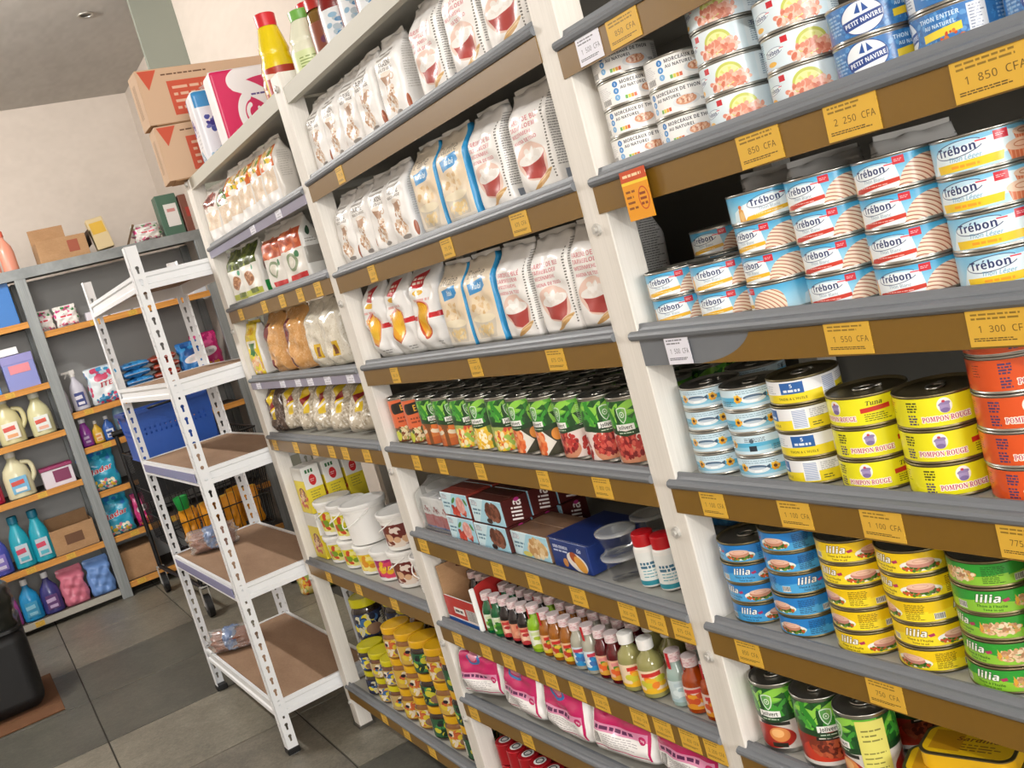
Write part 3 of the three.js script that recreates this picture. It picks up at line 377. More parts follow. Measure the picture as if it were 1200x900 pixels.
// a stack of cans; turns: how far each can is turned from facing the aisle, in degrees
function stack(make, s, px, py, z, n, turns, what, where, group) {
  const p = spot(s, px, py, z), f = facing(p[0], z), r = rng(Math.round(px * 7 + py)), unitOf = []; piles.push(unitOf);
  for (let i = 0; i < n; i++) unitOf.push(make([p[0] + (r() - 0.5) * 0.0008, p[1] + i * (make.h + 0.0002), z + (r() - 0.5) * 0.003], f - Math.PI / 2 + R(turns[i % turns.length] + (make.shift ?? 0)), `${what}, ${n > 1 ? level(i, n) + ' of stack ' : ''}${where}`, group));
}
// a filled bag: rounded rectangle section that swells and pinches; top and bottom seams
const BAG_RING = []; // evenly spread points of the section: [s along the face, face, u]
for (const [f, a, b, n, u0, u1] of [['back', 0, -1, 5, 0, 0.125], ['left', -1, 1, 8, 0.125, 0.375], ['front', -1, 1, 14, 0.375, 0.625], ['right', 1, -1, 8, 0.625, 0.875], ['back', 1, 0, 5, 0.875, 1]]) for (let k = 0; k < n; k++) BAG_RING.push([a + (b - a) * k / n, f, u0 + (u1 - u0) * k / n]);
BAG_RING.push([0, 'back', 1]);
function bagGeo(w, h, d, { top = 1, bottom = 0.12, pow = 5, sag = 0.06, seed = 1, rip = 0.0025, topW = 1 } = {}) {
  const nu = BAG_RING.length - 1, nv = 22, pos = [], uv = [], idx = [], r = rng(seed), ph = Array.from({ length: 8 }, () => r() * 6.28);
  const sm = (a, b, x) => { const t = Math.max(0, Math.min(1, (x - a) / (b - a))); return t * t * (3 - 2 * t); };
  for (let j = 0; j <= nv; j++) {
    const v = j / nv, yy = v * h;
    const up = 1 - top * sm(0.72, 1, v), dn = 1 - bottom * (1 - sm(0, 0.14, v));
    const dd = Math.max(0.03, up * dn) * (1 + sag * Math.sin(v * 3.14)), ww = (1 - 0.03 * (1 - sm(0, 0.06, v))) * (1 + (topW - 1) * sm(0.6, 1, v)), n = pow * (0.55 + 0.45 * up);
    for (const [s, f, u] of BAG_RING) {
      const k = 1 / (Math.abs(s) ** n + 1) ** (1 / n); let x, z, q = 0;
      if (f === 'front') { x = s * k; z = k; } else if (f === 'back') { x = s * k; z = -k; } else if (f === 'left') { x = -k; z = s * k; } else { x = k; z = s * k; }
      x *= w / 2 * ww; z *= d / 2 * dd;
      const X = x / w * 6, Z = z / d * 3, V = v * 10;
      q = rip * (Math.sin(X * 1.3 + V * 0.9 + ph[0]) + 0.8 * Math.sin(X * 2.6 - V * 1.5 + Z + ph[1]) + 0.6 * Math.sin(X * 0.7 + V * 2.6 - Z + ph[2]) * (0.4 + v)) * (v > 0.02 ? 1 : 0.2);
      if (f === 'front' || f === 'back') z += q * (f === 'front' ? 1 : -1) * (1 - s ** 4) * Math.max(0.25, up); else x += q * 0.7 * (f === 'left' ? -1 : 1) * (1 - s ** 4);
      pos.push(x, yy + (v > 0.97 ? 0.0025 * Math.sin(X * 2 + ph[3]) : 0), z); uv.push(u, v);
    }
  }
  for (let j = 0; j < nv; j++) for (let i = 0; i < nu; i++) { const a = j * (nu + 1) + i, b = a + nu + 1; idx.push(a, a + 1, b, b, a + 1, b + 1); }
  for (const [j, y0, flip] of [[0, 0, 1], [nv, h, 0]]) { const c0 = pos.length / 3; pos.push(0, y0, 0); uv.push(0.5, j ? 1 : 0); for (let i = 0; i < nu; i++) { const a = j * (nu + 1) + i; flip ? idx.push(a + 1, a, c0) : idx.push(a, a + 1, c0); } }
  const g = new THREE.BufferGeometry(); g.setAttribute('position', new THREE.Float32BufferAttribute(pos, 3)); g.setAttribute('uv', new THREE.Float32BufferAttribute(uv, 2)); g.setIndex(idx); g.computeVertexNormals();
  // close the shading seam
  const n = g.attributes.normal; for (let j = 0; j <= nv; j++) { const a = j * (nu + 1), b = a + nu, x = n.getX(a) + n.getX(b), y = n.getY(a) + n.getY(b), z = n.getZ(a) + n.getZ(b), l = Math.hypot(x, y, z) || 1; n.setXYZ(a, x / l, y / l, z / l); n.setXYZ(b, x / l, y / l, z / l); }
  return g;
}
function sealGeo(w, h, y, seed = 1) { const r = rng(seed + 40), n = 14, a = r() * 6, g = new THREE.PlaneGeometry(w, h, n, 2); const p = g.attributes.position; for (let i = 0; i < p.count; i++) p.setZ(i, 0.003 * Math.sin(p.getX(i) / w * 7 + a) + p.getY(i) * 0.15); g.computeVertexNormals(); const b = g.clone().translate(0, 0, -0.0012); return merge([g, b]).translate(0, y + h / 2 - 0.002, 0); }
// kinds of bag: [body + seal], several seeds so that neighbours differ
function bagKind(name, texKey, w, h, d, o = {}, rough = 0.4, sealColor = 0xe9e6e1, category = 'bag', film) {
  const makes = [1, 2, 3].map((s) => kind(name, category, (g) => {
    part('packet', bagGeo(w, h, d, { ...o, seed: s * 7 + h * 100 }), film ?? pm(texKey, rough, { bumpMap: foilBump, bumpScale: 0.0016 }), g);
    if (o.seal !== 0) part('top_seal', sealGeo(w * (o.topW ?? 1) * 0.96, o.seal ?? 0.014, h - 0.004, s), std(sealColor, 0.5), g);
  }));
  let k = 0; const f = (...a) => makes[k++ % 3](...a); f.w = w; f.h = h; f.d = d; return f;
}
// tip a thing and set its lowest point back on the surface it stood on
const lean = (o, x = 0, z = 0) => { o.rotation.order = 'YXZ'; o.rotation.x = R(x); o.rotation.z = R(z); const y = o.position.y; o.updateMatrixWorld(true); const k = new THREE.Box3().setFromObject(o, true).min.y; if (isFinite(k)) o.position.y += y - k; return o; };
// a carton with printed faces: m = { front, side, top, body }
function cartonKind(name, w, h, d, m, category = 'box', flap = true) {
  return kind(name, category, (g) => {
    part('carton', rb(w, h, d, 0.0025, 0, h / 2, 0, 1), [m.side ?? m.body, m.side ?? m.body, m.top ?? m.body, m.body, m.front ?? m.body, m.front ?? m.body], g);
    if (flap) part('closing_flap', rb(w * 0.94, 0.0012, d * 0.5, 0.0005, 0, h + 0.0004, -d * 0.2, 1), m.top ?? m.body, g);
  });
}
const face = (w, h, draw, rough = 0.35) => printed(tex(w, h, draw), rough);

// ---------------------------------------------------------------- right-hand bay: canned fish and tall cans
const chunkCan = canKind('tuna_can', 0.085, 0.0355, 'chunk'), salmonCan = canKind('salmon_can', 0.085, 0.0365, 'salmon'), navireCan = canKind('blue_tuna_can', 0.085, 0.036, 'navire'); navireCan.shift = -8; chunkCan.shift = -10;
stack(chunkCan, 'B3', 743, 190, -0.056, 4, [8, 22, -4, 4].reverse(), 'white tuna can with fish plate', 'against the white post', 'white tuna chunk cans');
stack(chunkCan, 'B3', 812, 168, -0.062, 3, [-2, -12, 18], 'white tuna can with blue dots', 'next to the salmon cans', 'white tuna chunk cans');
stack(salmonCan, 'B3', 880, 150, -0.056, 4, [8, -4, -10, -2], 'pale salmon can with lemon slices', 'beside the white tuna cans', 'salmon cans');
stack(salmonCan, 'B3', 958, 122, -0.058, 3, [6, 22, 14], 'pale salmon can with lemon slices', 'beside the blue boat cans', 'salmon cans');
stack(navireCan, 'B3', 1046, 92, -0.056, 2, [18, 22], 'blue tuna can with white boat badge', 'beside the salmon cans', 'blue boat tuna cans');
stack(navireCan, 'B3', 1140, 58, -0.056, 2, [-50, 48], 'blue tuna can with white boat badge', 'between two other blue stacks', 'blue boat tuna cans');
stack(navireCan, 'B3', 1236, 28, -0.056, 2, [20, 40], 'blue tuna can with white boat badge', 'far from the post', 'blue boat tuna cans');
const redBand = canKind('steak_tuna_can', 0.089, 0.0348, 'steakRed'), yellowBand = canKind('steak_tuna_can', 0.089, 0.0348, 'steakYellow'), cupCan = canKind('light_tuna_can', 0.089, 0.0348, 'cup');
redBand.shift = yellowBand.shift = -17; cupCan.shift = -16;
const G1 = 'blue tuna steak cans';
stack(yellowBand, 'C3', 790, 368, -0.058, 2, [6, 2], 'blue tuna can with yellow band', 'beside the white post', G1);
stack(yellowBand, 'C3', 852, 358, -0.058, 2, [-2, 10], 'blue tuna can with yellow band', 'before a taller rear stack', G1);
stack(yellowBand, 'C3', 830, 335, -0.15, 3, [0, 0, 0], 'blue tuna can with yellow band', 'by rear flour bags', G1);
stack(yellowBand, 'C3', 918, 352, -0.056, 4, [-60, -16, -12, 40], 'blue tuna can with yellow band', 'beside the red-banded stacks', G1);
stack(redBand, 'C3', 990, 343, -0.056, 4, [4, 0, 0, -2], 'blue tuna can with red band', 'beside the yellow-banded stack', G1);
stack(redBand, 'C3', 1075, 331, -0.056, 4, [6, 4, 0, 2], 'blue tuna can with red band', 'beside the yellow label cups', G1);
stack(cupCan, 'C3', 1168, 320, -0.056, 4, [22, 16, 4, 12], 'pale blue tuna can with pastry cup', 'beside red-banded cans', 'light tuna cans');
stack(cupCan, 'C3', 1268, 308, -0.056, 4, [8, 16, 4, 12], 'pale blue tuna can with pastry cup', 'far from the post', 'light tuna cans');
stack(redBand, 'C3', 1012, 322, -0.155, 3, [12, 10, 6], 'blue tuna can with red band', 'in the rear row', G1);
const sunCan = canKind('sardine_can', 0.083, 0.03, 'sardine'), squareCan = canKind('yellow_white_tuna_can', 0.086, 0.0322, 'blueSquare', M.gold, M.gold), pomY = canKind('yellow_tuna_can', 0.089, 0.0357, 'pomponYellow', M.gold, M.gold), pomO = canKind('orange_tuna_can', 0.089, 0.0357, 'pomponOrange');
stack(sunCan, 'D3', 834, 543, -0.062, 4, [-12, -16, -6, -16], 'light blue sardine can with sunflower', 'beside the white post', 'sunflower sardine cans');
stack(sunCan, 'D3', 892, 548, -0.058, 4, [-10, -84, 4, 14], 'light blue sardine can with sunflower', 'beside white-yellow cans', 'sunflower sardine cans');
stack(sunCan, 'D3', 868, 530, -0.15, 4, [0, 0, 0, 0], 'light blue sardine can with sunflower', 'in the rear row', 'sunflower sardine cans');
stack(squareCan, 'D3', 958, 555, -0.058, 4, [-64, -6, -60, -4], 'white and yellow tuna can, blue square', 'beside the sardine cans', 'blue square tuna cans');
stack(pomY, 'D3', 1034, 560, -0.056, 3, [-6, 8, -36], 'yellow tuna can with cap badge', 'beside white-yellow cans', 'yellow tuna cans');
stack(pomY, 'D3', 1122, 568, -0.056, 3, [28, 8, 22], 'yellow tuna can with cap badge', 'beside the orange cans', 'yellow tuna cans');
stack(pomO, 'D3', 1208, 575, -0.058, 5, [26, 24, 22, 44, 60], 'orange tuna can with cap badge', 'touching the shelf above', 'orange tuna cans');
stack(pomO, 'D3', 1305, 588, -0.058, 4, [6, 14, 2, 30], 'orange tuna can with cap badge', 'far from the post', 'orange tuna cans');
const lilB = canKind('blue_tuna_can', 0.086, 0.0288, 'liliaBlue', M.gold, M.tin), lilY = canKind('yellow_tuna_can', 0.088, 0.0286, 'liliaYellow', M.gold, M.tin), lilG = canKind('green_tuna_can', 0.088, 0.0286, 'liliaGreen', M.gold, M.tin);
lilB.shift = -9; lilY.shift = lilG.shift = -14;
stack(lilB, 'E3', 894, 712, -0.06, 4, [12, -16, 20, -38], 'deep blue tuna can with sandwich picture', 'beside the white post', 'deep blue tuna cans');
stack(lilB, 'E3', 954, 728, -0.058, 5, [-58, -66, 50, -50, -52], 'deep blue tuna can with sandwich picture', 'beside the yellow cans', 'deep blue tuna cans');
stack(lilY, 'E3', 1026, 745, -0.058, 5, [8, -62, 110, -4, 20], 'golden yellow tuna can with sandwich picture', 'beside the blue cans', 'golden yellow tuna cans');
stack(lilY, 'E3', 1104, 770, -0.058, 5, [-50, 22, 100, -14, -6], 'golden yellow tuna can with sandwich picture', 'beside the green cans', 'golden yellow tuna cans');
stack(lilG, 'E3', 1192, 790, -0.058, 5, [14, 0, -16, 36, 120], 'green flaked tuna can', 'beside the golden yellow cans', 'green tuna cans');
stack(lilG, 'E3', 1290, 815, -0.058, 5, [14, 0, -16, 36, 60], 'green flaked tuna can', 'far from the post', 'green tuna cans');
stack(lilB, 'E3', 925, 700, -0.15, 4, [0, 0, 0, 0], 'deep blue tuna can with sandwich picture', 'in the rear row', 'deep blue tuna cans');
const tomatoCan = canKind('vegetable_can', 0.074, 0.102, 'jolTomato'), beetCan = canKind('vegetable_can', 0.074, 0.102, 'jolBeet');
stack(beetCan, 'F3', 912, 852, -0.052, 1, [-34], 'tall green can of beans in red sauce', 'against the white post', 'tall vegetable cans');
stack(tomatoCan, 'F3', 966, 876, -0.052, 1, [4], 'tall green can of baked beans with black caption', 'between two tall cans', 'tall vegetable cans');
stack(beetCan, 'F3', 1022, 900, -0.052, 1, [-70], 'tall green can with a pale yellow sticker', 'beside the sardine tins', 'tall vegetable cans');
stack(tomatoCan, 'F3', 1075, 880, -0.14, 1, [30], 'tall green can half hidden', 'behind the sardine tins', 'tall vegetable cans');
{ // the sticker belongs to the third tall can
  const c = scene.children.filter((o) => o.userData.label?.includes('pale yellow sticker'))[0], f = c.rotation.y;
  const g = new THREE.CylinderGeometry(0.0374, 0.0374, 0.08, 16, 1, true, 0, 0.95).translate(0, 0.054, 0);
  const st = part('paper_sticker', g, face(200, 260, (k) => { rect(k, '#d9d36a', 0, 0, 200, 260); lines(k, 30, 40, 140, 3, 22, '#7d7936', 3, 0.3); lines(k, 20, 140, 160, 4, 22, '#7d7936', 5, 0.25); }, 0.6), c); st.rotation.y = facing(c.position.x, c.position.z) - f - 0.4;
}
const rrShape = (w, d, r) => { const s = new THREE.Shape(); s.moveTo(-w / 2 + r, -d / 2); s.lineTo(w / 2 - r, -d / 2); s.absarc(w / 2 - r, -d / 2 + r, r, -Math.PI / 2, 0); s.lineTo(w / 2, d / 2 - r); s.absarc(w / 2 - r, d / 2 - r, r, 0, Math.PI / 2); s.lineTo(-w / 2 + r, d / 2); s.absarc(-w / 2 + r, d / 2 - r, r, Math.PI / 2, Math.PI); s.lineTo(-w / 2, -d / 2 + r); s.absarc(-w / 2 + r, -d / 2 + r, r, Math.PI, Math.PI * 1.5); return s; };
const rrPrism = (w, d, r, h, y = 0, bev = 0) => new THREE.ExtrudeGeometry(rrShape(w - 2 * bev, d - 2 * bev, r), { depth: h - 2 * bev, bevelEnabled: bev > 0, bevelSize: bev, bevelThickness: bev, bevelSegments: 2, curveSegments: 8 }).rotateX(-Math.PI / 2).translate(0, y + bev, 0);
T.tinTop = tex(256, 160, (c) => { rect(c, '#e6bb18', 0, 0, 256, 160); rect(c, '#c58f16', 20, 20, 90, 120); txt(c, 'Sardines', 160, 60, 34, '#7a3a14', { i: true, w: 140 }); lines(c, 110, 90, 120, 3, 16, '#8a5a14', 4); });
const tinSide = std(0xe2b21a, 0.35), tinTopMat = printed(T.tinTop, 0.3);
const sardine = kind('sardine_tin', 'tin', (o) => {
  part('tin_wrap', rrPrism(0.105, 0.06, 0.016, 0.021, 0, 0.0015), tinSide, o); part('rim', rrPrism(0.107, 0.062, 0.017, 0.0016, 0.0205), M.gold, o);
  const t = part('printed_top', new THREE.ShapeGeometry(rrShape(0.099, 0.054, 0.014)).rotateX(-Math.PI / 2).translate(0, 0.0225, 0), tinTopMat, o); const uv = t.geometry.attributes.uv; for (let i = 0; i < uv.count; i++) uv.setXY(i, uv.getX(i) / 0.099 + 0.5, uv.getY(i) / 0.054 + 0.5);
});
[[1100, 905, -0.06, 0, 20], [1118, 880, -0.06, 1, 14], [1135, 868, -0.085, 2, 8]].forEach(([px, py, z, n, a]) => { const p = spot('F3', 1108, 893, -0.06); lean(sardine([p[0] + 0.012 * n, p[1] + 0.0012 + n * 0.0232, z - 0.008 * n], R(a + 10), `flat yellow sardine tin, ${level(n, 3)} of the pile beside tall cans`, 'yellow sardine tins'), 0, 0); });
[[0, 0], [1, 0.0232]].forEach(([n, dy]) => { const p = spot('F3', 1215, 935, -0.06); sardine([p[0], p[1] + dy, -0.07], R(4), `flat yellow sardine tin, ${level(n, 2)} of the low pile further along`, 'yellow sardine tins'); });
const darkCan = canKind('olive_can', 0.074, 0.11, 'jolMix');
stack(darkCan, 'F3', 1168, 898, -0.14, 1, [60], 'tall green vegetable can in shade', 'behind the low sardine pile', 'tall vegetable cans');
stack(darkCan, 'F3', 1230, 918, -0.15, 1, [20], 'tall green vegetable can in deep shade', 'furthest from the post', 'tall vegetable cans');
// ---------------------------------------------------------------- middle bay
const oat = bagKind('flour_bag', 'flourOat', 0.088, 0.145, 0.066, { top: 0.8, bottom: 0.05, pow: 7, rip: 0.002 }, 0.5), bowl = bagKind('flour_bag', 'flourBowl', 0.1, 0.15, 0.066, { top: 0.75, bottom: 0.05, pow: 7, rip: 0.0022 }, 0.42), rubi = bagKind('flour_bag', 'flourBlue', 0.098, 0.15, 0.066, { top: 0.8, bottom: 0.05, pow: 8, rip: 0.0018 }, 0.42), chips = bagKind('snack_bag', 'chips', 0.114, 0.175, 0.066, { top: 0.96, bottom: 0.5, pow: 3.4, rip: 0.004, topW: 0.94 }, 0.3);
const tilt = (o, k) => lean(o, -1 - (k * 7) % 3, ((k * 13) % 5 - 2) * 0.7);
function row(make, s, list, z, what, from, group, turn = 4) {
  list.forEach(([px, py, a = 0, dz = 0], i) => { const p = spot(s, px, py, z + dz); tilt(make([p[0], p[1] + 0.002, z + dz], R(turn + a + ((i * 17) % 5) - 2), `${what}, ${list.length > 1 ? ORD[i] + ' ' : ''}${from}`, group), i); });
}
function rowX(make, s, xs, z, what, from, group, turn = 3) { xs.forEach((x, i) => tilt(make([x, yAt(s, x) + 0.002, z], R(turn + ((i * 17) % 5) - 2), `${what}, ${xs.length > 1 ? ORD[i] + ' ' : ''}${from}`, group), i)); }
rowX(oat, 'B2', [-1.985, -1.892, -1.795, -1.698, -1.588], -0.056, 'white paper flour bag with brown cup', 'from the far post, upper shelf', 'white cup flour bags');
rowX(bowl, 'B2', [-1.43, -1.305, -1.19], -0.058, 'white flour bag with red bowl picture', 'after the cup bags, upper shelf', 'red bowl flour bags');
rowX(oat, 'C2', [-1.98, -1.888, -1.796, -1.698], -0.056, 'white paper flour bag with brown cup', 'from the far post, second shelf', 'white cup flour bags');
rowX(rubi, 'C2', [-1.565, -1.455], -0.056, 'beige flour bag with blue side strip', 'after the cup bags', 'beige blue-striped flour bags');
rowX(bowl, 'C2', [-1.338, -1.205], -0.058, 'white flour bag with red bowl picture', 'after the beige bags, second shelf', 'red bowl flour bags');
rowX(chips, 'D2', [-1.972, -1.858, -1.722], -0.056, 'white snack bag with orange slice emblem', 'from the far post', 'white snack bags', 2);
rowX(rubi, 'D2', [-1.585, -1.48], -0.056, 'beige flour bag with blue side strip', 'beside the snack bags', 'beige blue-striped flour bags');
rowX(bowl, 'D2', [-1.365, -1.248, -1.14], -0.058, 'white flour bag with red bowl picture', 'after the beige bags, third shelf', 'red bowl flour bags');
rowX(bowl, 'D2', [-1.46, -1.34, -1.2], -0.15, 'white flour bag with red bowl picture', 'in the rear row, third shelf', 'red bowl flour bags');
rowX(oat, 'C2', [-1.9, -1.75], -0.15, 'white paper flour bag with brown cup', 'in the rear row, second shelf', 'white cup flour bags');
rowX(bowl, 'C3', [-0.965, -0.855, -0.745], -0.235, 'white flour bag turned sideways', 'behind the blue tuna cans', 'flour bags behind the tuna', 62);
// tall vegetable cans, five rows deep
const J = (k) => canKind('vegetable_can', 0.0735, 0.107, k), jb = J('jolBean'), jc = J('jolCarrot'), jm = J('jolMix'), jk = J('jolCorn'), jp = J('jolPuree'), jo = J('orangeCan');
const ROW = [[jo, 'orange can with black oval badge', 6], [jo, 'orange can with black oval badge', 2], [jp, 'green can of carrot puree', -10], [jp, 'green can of carrot puree', -6], [jm, 'green can of mixed vegetables', -2], [jk, 'green can of sweetcorn salad', -46], [jm, 'green can of mixed vegetables', 4], [jc, 'green can of apricot halves', -54], [jc, 'green can of apricot halves', -58], [jb, 'green can of red beans', -62], [jb, 'green can of red beans', 2], [jb, 'green can of red beans', -30]];
for (let k = 0; k < 4; k++) ROW.forEach(([make, what, a], i) => {
  const x = -1.996 + i * 0.0764 + (k % 2) * 0.006, z = -0.05 - k * 0.0755;
  make([x, yAt('E2', x) + 0.0006, z], facing(x, z) - Math.PI / 2 + R(a + k * 9), `${what}, ${ORD[i]} from the far post, ${['front', 'second', 'third', 'rear'][k]} row`, 'tall cans on the fruit and vegetable shelf');
});
// boxes
const mRed = face(160, 220, (c) => { rect(c, '#e9e9ea', 0, 0, 160, 220); rect(c, '#b5212c', 0, 120, 160, 84); rect(c, '#2b4f9c', 0, 204, 160, 16); specks(c, ['#b5212c', '#8a1a24', '#d9d5d6'], 80, 90, 60, 24, 24, 6, 14, 4); lines(c, 40, 104, 90, 1, 22, '#f3f3f2', 3, 0.9); }), silver = std(0xc9cbd0, 0.35);
const milk = cartonKind('milk_carton', 0.045, 0.074, 0.06, { front: mRed, side: mRed, body: silver, top: silver }, 'carton');
for (let k = 0; k < 6; k++) { const x = -1.996 + (k % 3) * 0.0465, z = -0.06 - Math.floor(k / 3) * 0.062; milk([x, yAt('F2', x) + 0.002, z], R(0), `small white and red milk carton, ${ORD[k % 3]} from the far post, ${k < 3 ? 'front' : 'rear'} row`, 'film-wrapped milk cartons'); }
{ // one shrink film around the six cartons
  const x = -1.9495, o = thing('shrink_wrap', 'clear shrink film around six small milk cartons', 'packaging', [x, yAt('F2', x) + 0.0012, -0.091], R(0));
  part('film', bagGeo(0.156, 0.112, 0.142, { top: 0.6, bottom: 0.0, pow: 12, rip: 0.001, seed: 4 }), M.film, o); part('film_seam', sealGeo(0.1, 0.008, 0.108, 3), M.film, o);
}
const iceFace = (draw, word) => face(320, 130, (c) => { rect(c, '#a5d3e4', 0, 0, 320, 130); poly(c, '#cfe8f0', 0, 0, 150, 0, 60, 130, 0, 130); txt(c, 'lilia', 46, 26, 34, '#f2f2f2', { i: true, ol: '#4a6a8a', lw: 4 }); lines(c, 20, 56, 90, 2, 20, '#4f7f98', 3, 0.5); draw(c); });
const straw = iceFace((c) => { specks(c, ['#c9402f', '#d9604a', '#a83020'], 180, 100, 90, 24, 30, 10, 20, 3); ell(c, '#e6a8a0', 226, 62, 50, 46); specks(c, ['#edb9b0', '#d9938a'], 226, 62, 40, 36, 30, 6, 14, 4); ell(c, '#4f8a3a', 150, 40, 30, 10, -0.6); ell(c, '#4f8a3a', 290, 40, 24, 10, 0.8); });
const choc = iceFace((c) => { ell(c, '#5d2f1e', 190, 58, 40, 48, 0.2); ell(c, '#6b3825', 246, 64, 50, 50, -0.3); specks(c, ['#7a4630', '#522617', '#8a5640'], 218, 62, 70, 40, 40, 8, 18, 5); ell(c, '#2f1a14', 170, 112, 28, 14); });
const nutty = iceFace((c) => { specks(c, ['#e3c79a', '#d2ae76', '#efdcb8', '#c3935a'], 220, 72, 80, 46, 60, 12, 22, 6); ell(c, '#d9cf6a', 120, 112, 40, 14); });
const brown = std(0x4d1f17, 0.35), redBrown = std(0x7d2f24, 0.35), tan = std(0x8a6a52, 0.4);
const sideLilia = face(120, 130, (c) => { rect(c, '#4a1a18', 0, 0, 120, 130); txt(c, 'lilia', 62, 66, 62, '#f1ece8', { i: true, rot: -1.5, w: 110 }); ell(c, '#b02f7a', 70, 14, 12, 10); });
const strawBox = cartonKind('ice_cream_box', 0.124, 0.052, 0.062, { front: straw, body: redBrown, top: redBrown }), chocBox = cartonKind('ice_cream_box', 0.132, 0.052, 0.062, { front: choc, side: sideLilia, body: brown }), nutBox = cartonKind('ice_cream_box', 0.136, 0.05, 0.1, { front: nutty, body: tan });
const blueFace = face(320, 130, (c) => { rect(c, '#1c3577', 0, 0, 320, 130); txt(c, 'DEMI-CREMEUX', 24, 30, 20, '#e6e9f2', { al: 'left', w: 130 }); lines(c, 24, 46, 120, 1, 18, '#c9d0e4', 3); ell(c, '#e9e3da', 214, 86, 84, 40, 0.2); ell(c, '#a84a1c', 196, 66, 36, 24, 0.3); ell(c, '#d99a3c', 240, 92, 52, 28, 0.5); ell(c, '#c98a4a', 110, 100, 22, 20); txt(c, 'iSo', 250, 30, 26, '#dfe4f0', { i: true }); });
const blueBox = cartonKind('dessert_box', 0.124, 0.054, 0.13, { front: blueFace, body: std(0x1a2f6c, 0.35) });
const fy = (x) => yAt('F2', x) + 0.0018, GB = 'dessert boxes';
for (let q = 0; q < 3; q++) for (let k = 0; k < 2; k++) { const d = ['front', 'middle', 'rear'][q]; strawBox([-1.806, fy(-1.806) + k * 0.0545, -0.046 - q * 0.064], R(0), `light blue box with strawberry dessert, ${level(k, 2)} layer, ${d} pair`, GB); chocBox([-1.668, fy(-1.668) + k * 0.0545, -0.046 - q * 0.064], R(0), `light blue and brown chocolate dessert box, ${level(k, 2)} layer, ${d} pair`, GB); }
nutBox([-1.527, fy(-1.527), -0.072], R(-1), 'light blue box with pale nut biscuits beside chocolate boxes', GB);
{
  const o = blueBox([-1.39, fy(-1.39), -0.085], R(-2), 'navy blue dessert box with open end beside nut box', GB);
  part('tear_tab', rb(0.02, 0.044, 0.001, 0.0004, 0.064, 0.022, -0.02, 1).rotateY(0.12), std(0x14224e, 0.4), o); part('lid_overhang', rb(0.14, 0.0016, 0.13, 0.0006, 0.004, 0.0555, 0, 1), std(0x1a2f6c, 0.35), o);
}
const pot = kind('clear_tub', 'tub', (o) => { part('tub', lathe([[0.001, 0.001], [0.027, 0.001], [0.031, 0.03], [0.034, 0.034], [0.034, 0.037], [0.03, 0.036], [0.026, 0.004], [0.001, 0.003]], 28), M.clear, o); part('lid', lathe([[0.035, 0.036], [0.035, 0.04], [0.028, 0.041], [0.0005, 0.04]], 28), phys(0xf0f3f0, 0.15, { transmission: 0.7, thickness: 0 }), o); });
[[-1.296, -0.05], [-1.228, -0.11], [-1.298, -0.125]].forEach(([x, z], i) => { for (let k = 0; k < (i === 1 ? 1 : 2); k++) pot([x, fy(x) + k * 0.0415, z], 0, `small clear plastic tub with lid, ${['front', 'inner', 'rear'][i]} stack, ${level(k, i === 1 ? 1 : 2)}`, 'clear plastic tubs'); });
const spiceLabel = face(512, 200, (c) => { rect(c, '#e9ece9', 0, 0, 512, 200); for (const x of [0, 256]) { rect(c, '#2f8fa0', x, 172, 256, 28); lines(c, x + 60, 60, 140, 2, 22, '#3f6f8a', 4, 0.7); lines(c, x + 70, 110, 120, 3, 18, '#5fa7b5', 5, 0.3); } }, 0.4);
const shaker = kind('seasoning_bottle', 'bottle', (o) => { part('bottle', lathe([[0.0005, 0], [0.018, 0], [0.0195, 0.003], [0.0195, 0.062], [0.017, 0.068], [0.001, 0.068]], 28), M.whitePlastic, o); part('wrap_label', new THREE.CylinderGeometry(0.0198, 0.0198, 0.054, 32, 1, true).translate(0, 0.031, 0), spiceLabel, o); part('cap', lathe([[0.0175, 0.0665], [0.0178, 0.085], [0.0165, 0.0875], [0.0005, 0.0875]], 28), std(0xb9121c, 0.35), o); });
[[-1.218, -0.05, 'nearest the rail'], [-1.176, -0.055, 'beside the white post'], [-1.178, -0.11, 'standing behind the others']].forEach(([x, z, w]) => shaker([x, fy(x), z], facing(x, z) - Math.PI / 2, `white seasoning bottle with red cap, ${w}`, 'red-capped seasoning bottles'));
{
  const p = bagKind('blue_packet', 'stackBlue', 0.09, 0.17, 0.05, { top: 0.95, bottom: 0.4, pow: 4 }, 0.35, 0x1d5fa8, 'packet'); lean(p([-1.3, fy(-1.3) + 0.002, -0.28], R(10), 'blue packet standing at the back behind the clear tubs'), -4, 0);
  const q = bagKind('green_packet', 'jolMix', 0.08, 0.16, 0.05, { top: 0.95, bottom: 0.4, pow: 4 }, 0.4, 0x3a7a2a, 'packet'); lean(q([-1.17, fy(-1.17) + 0.002, -0.28], R(5), 'green packet standing at the back by the post'), -4, 0);
}
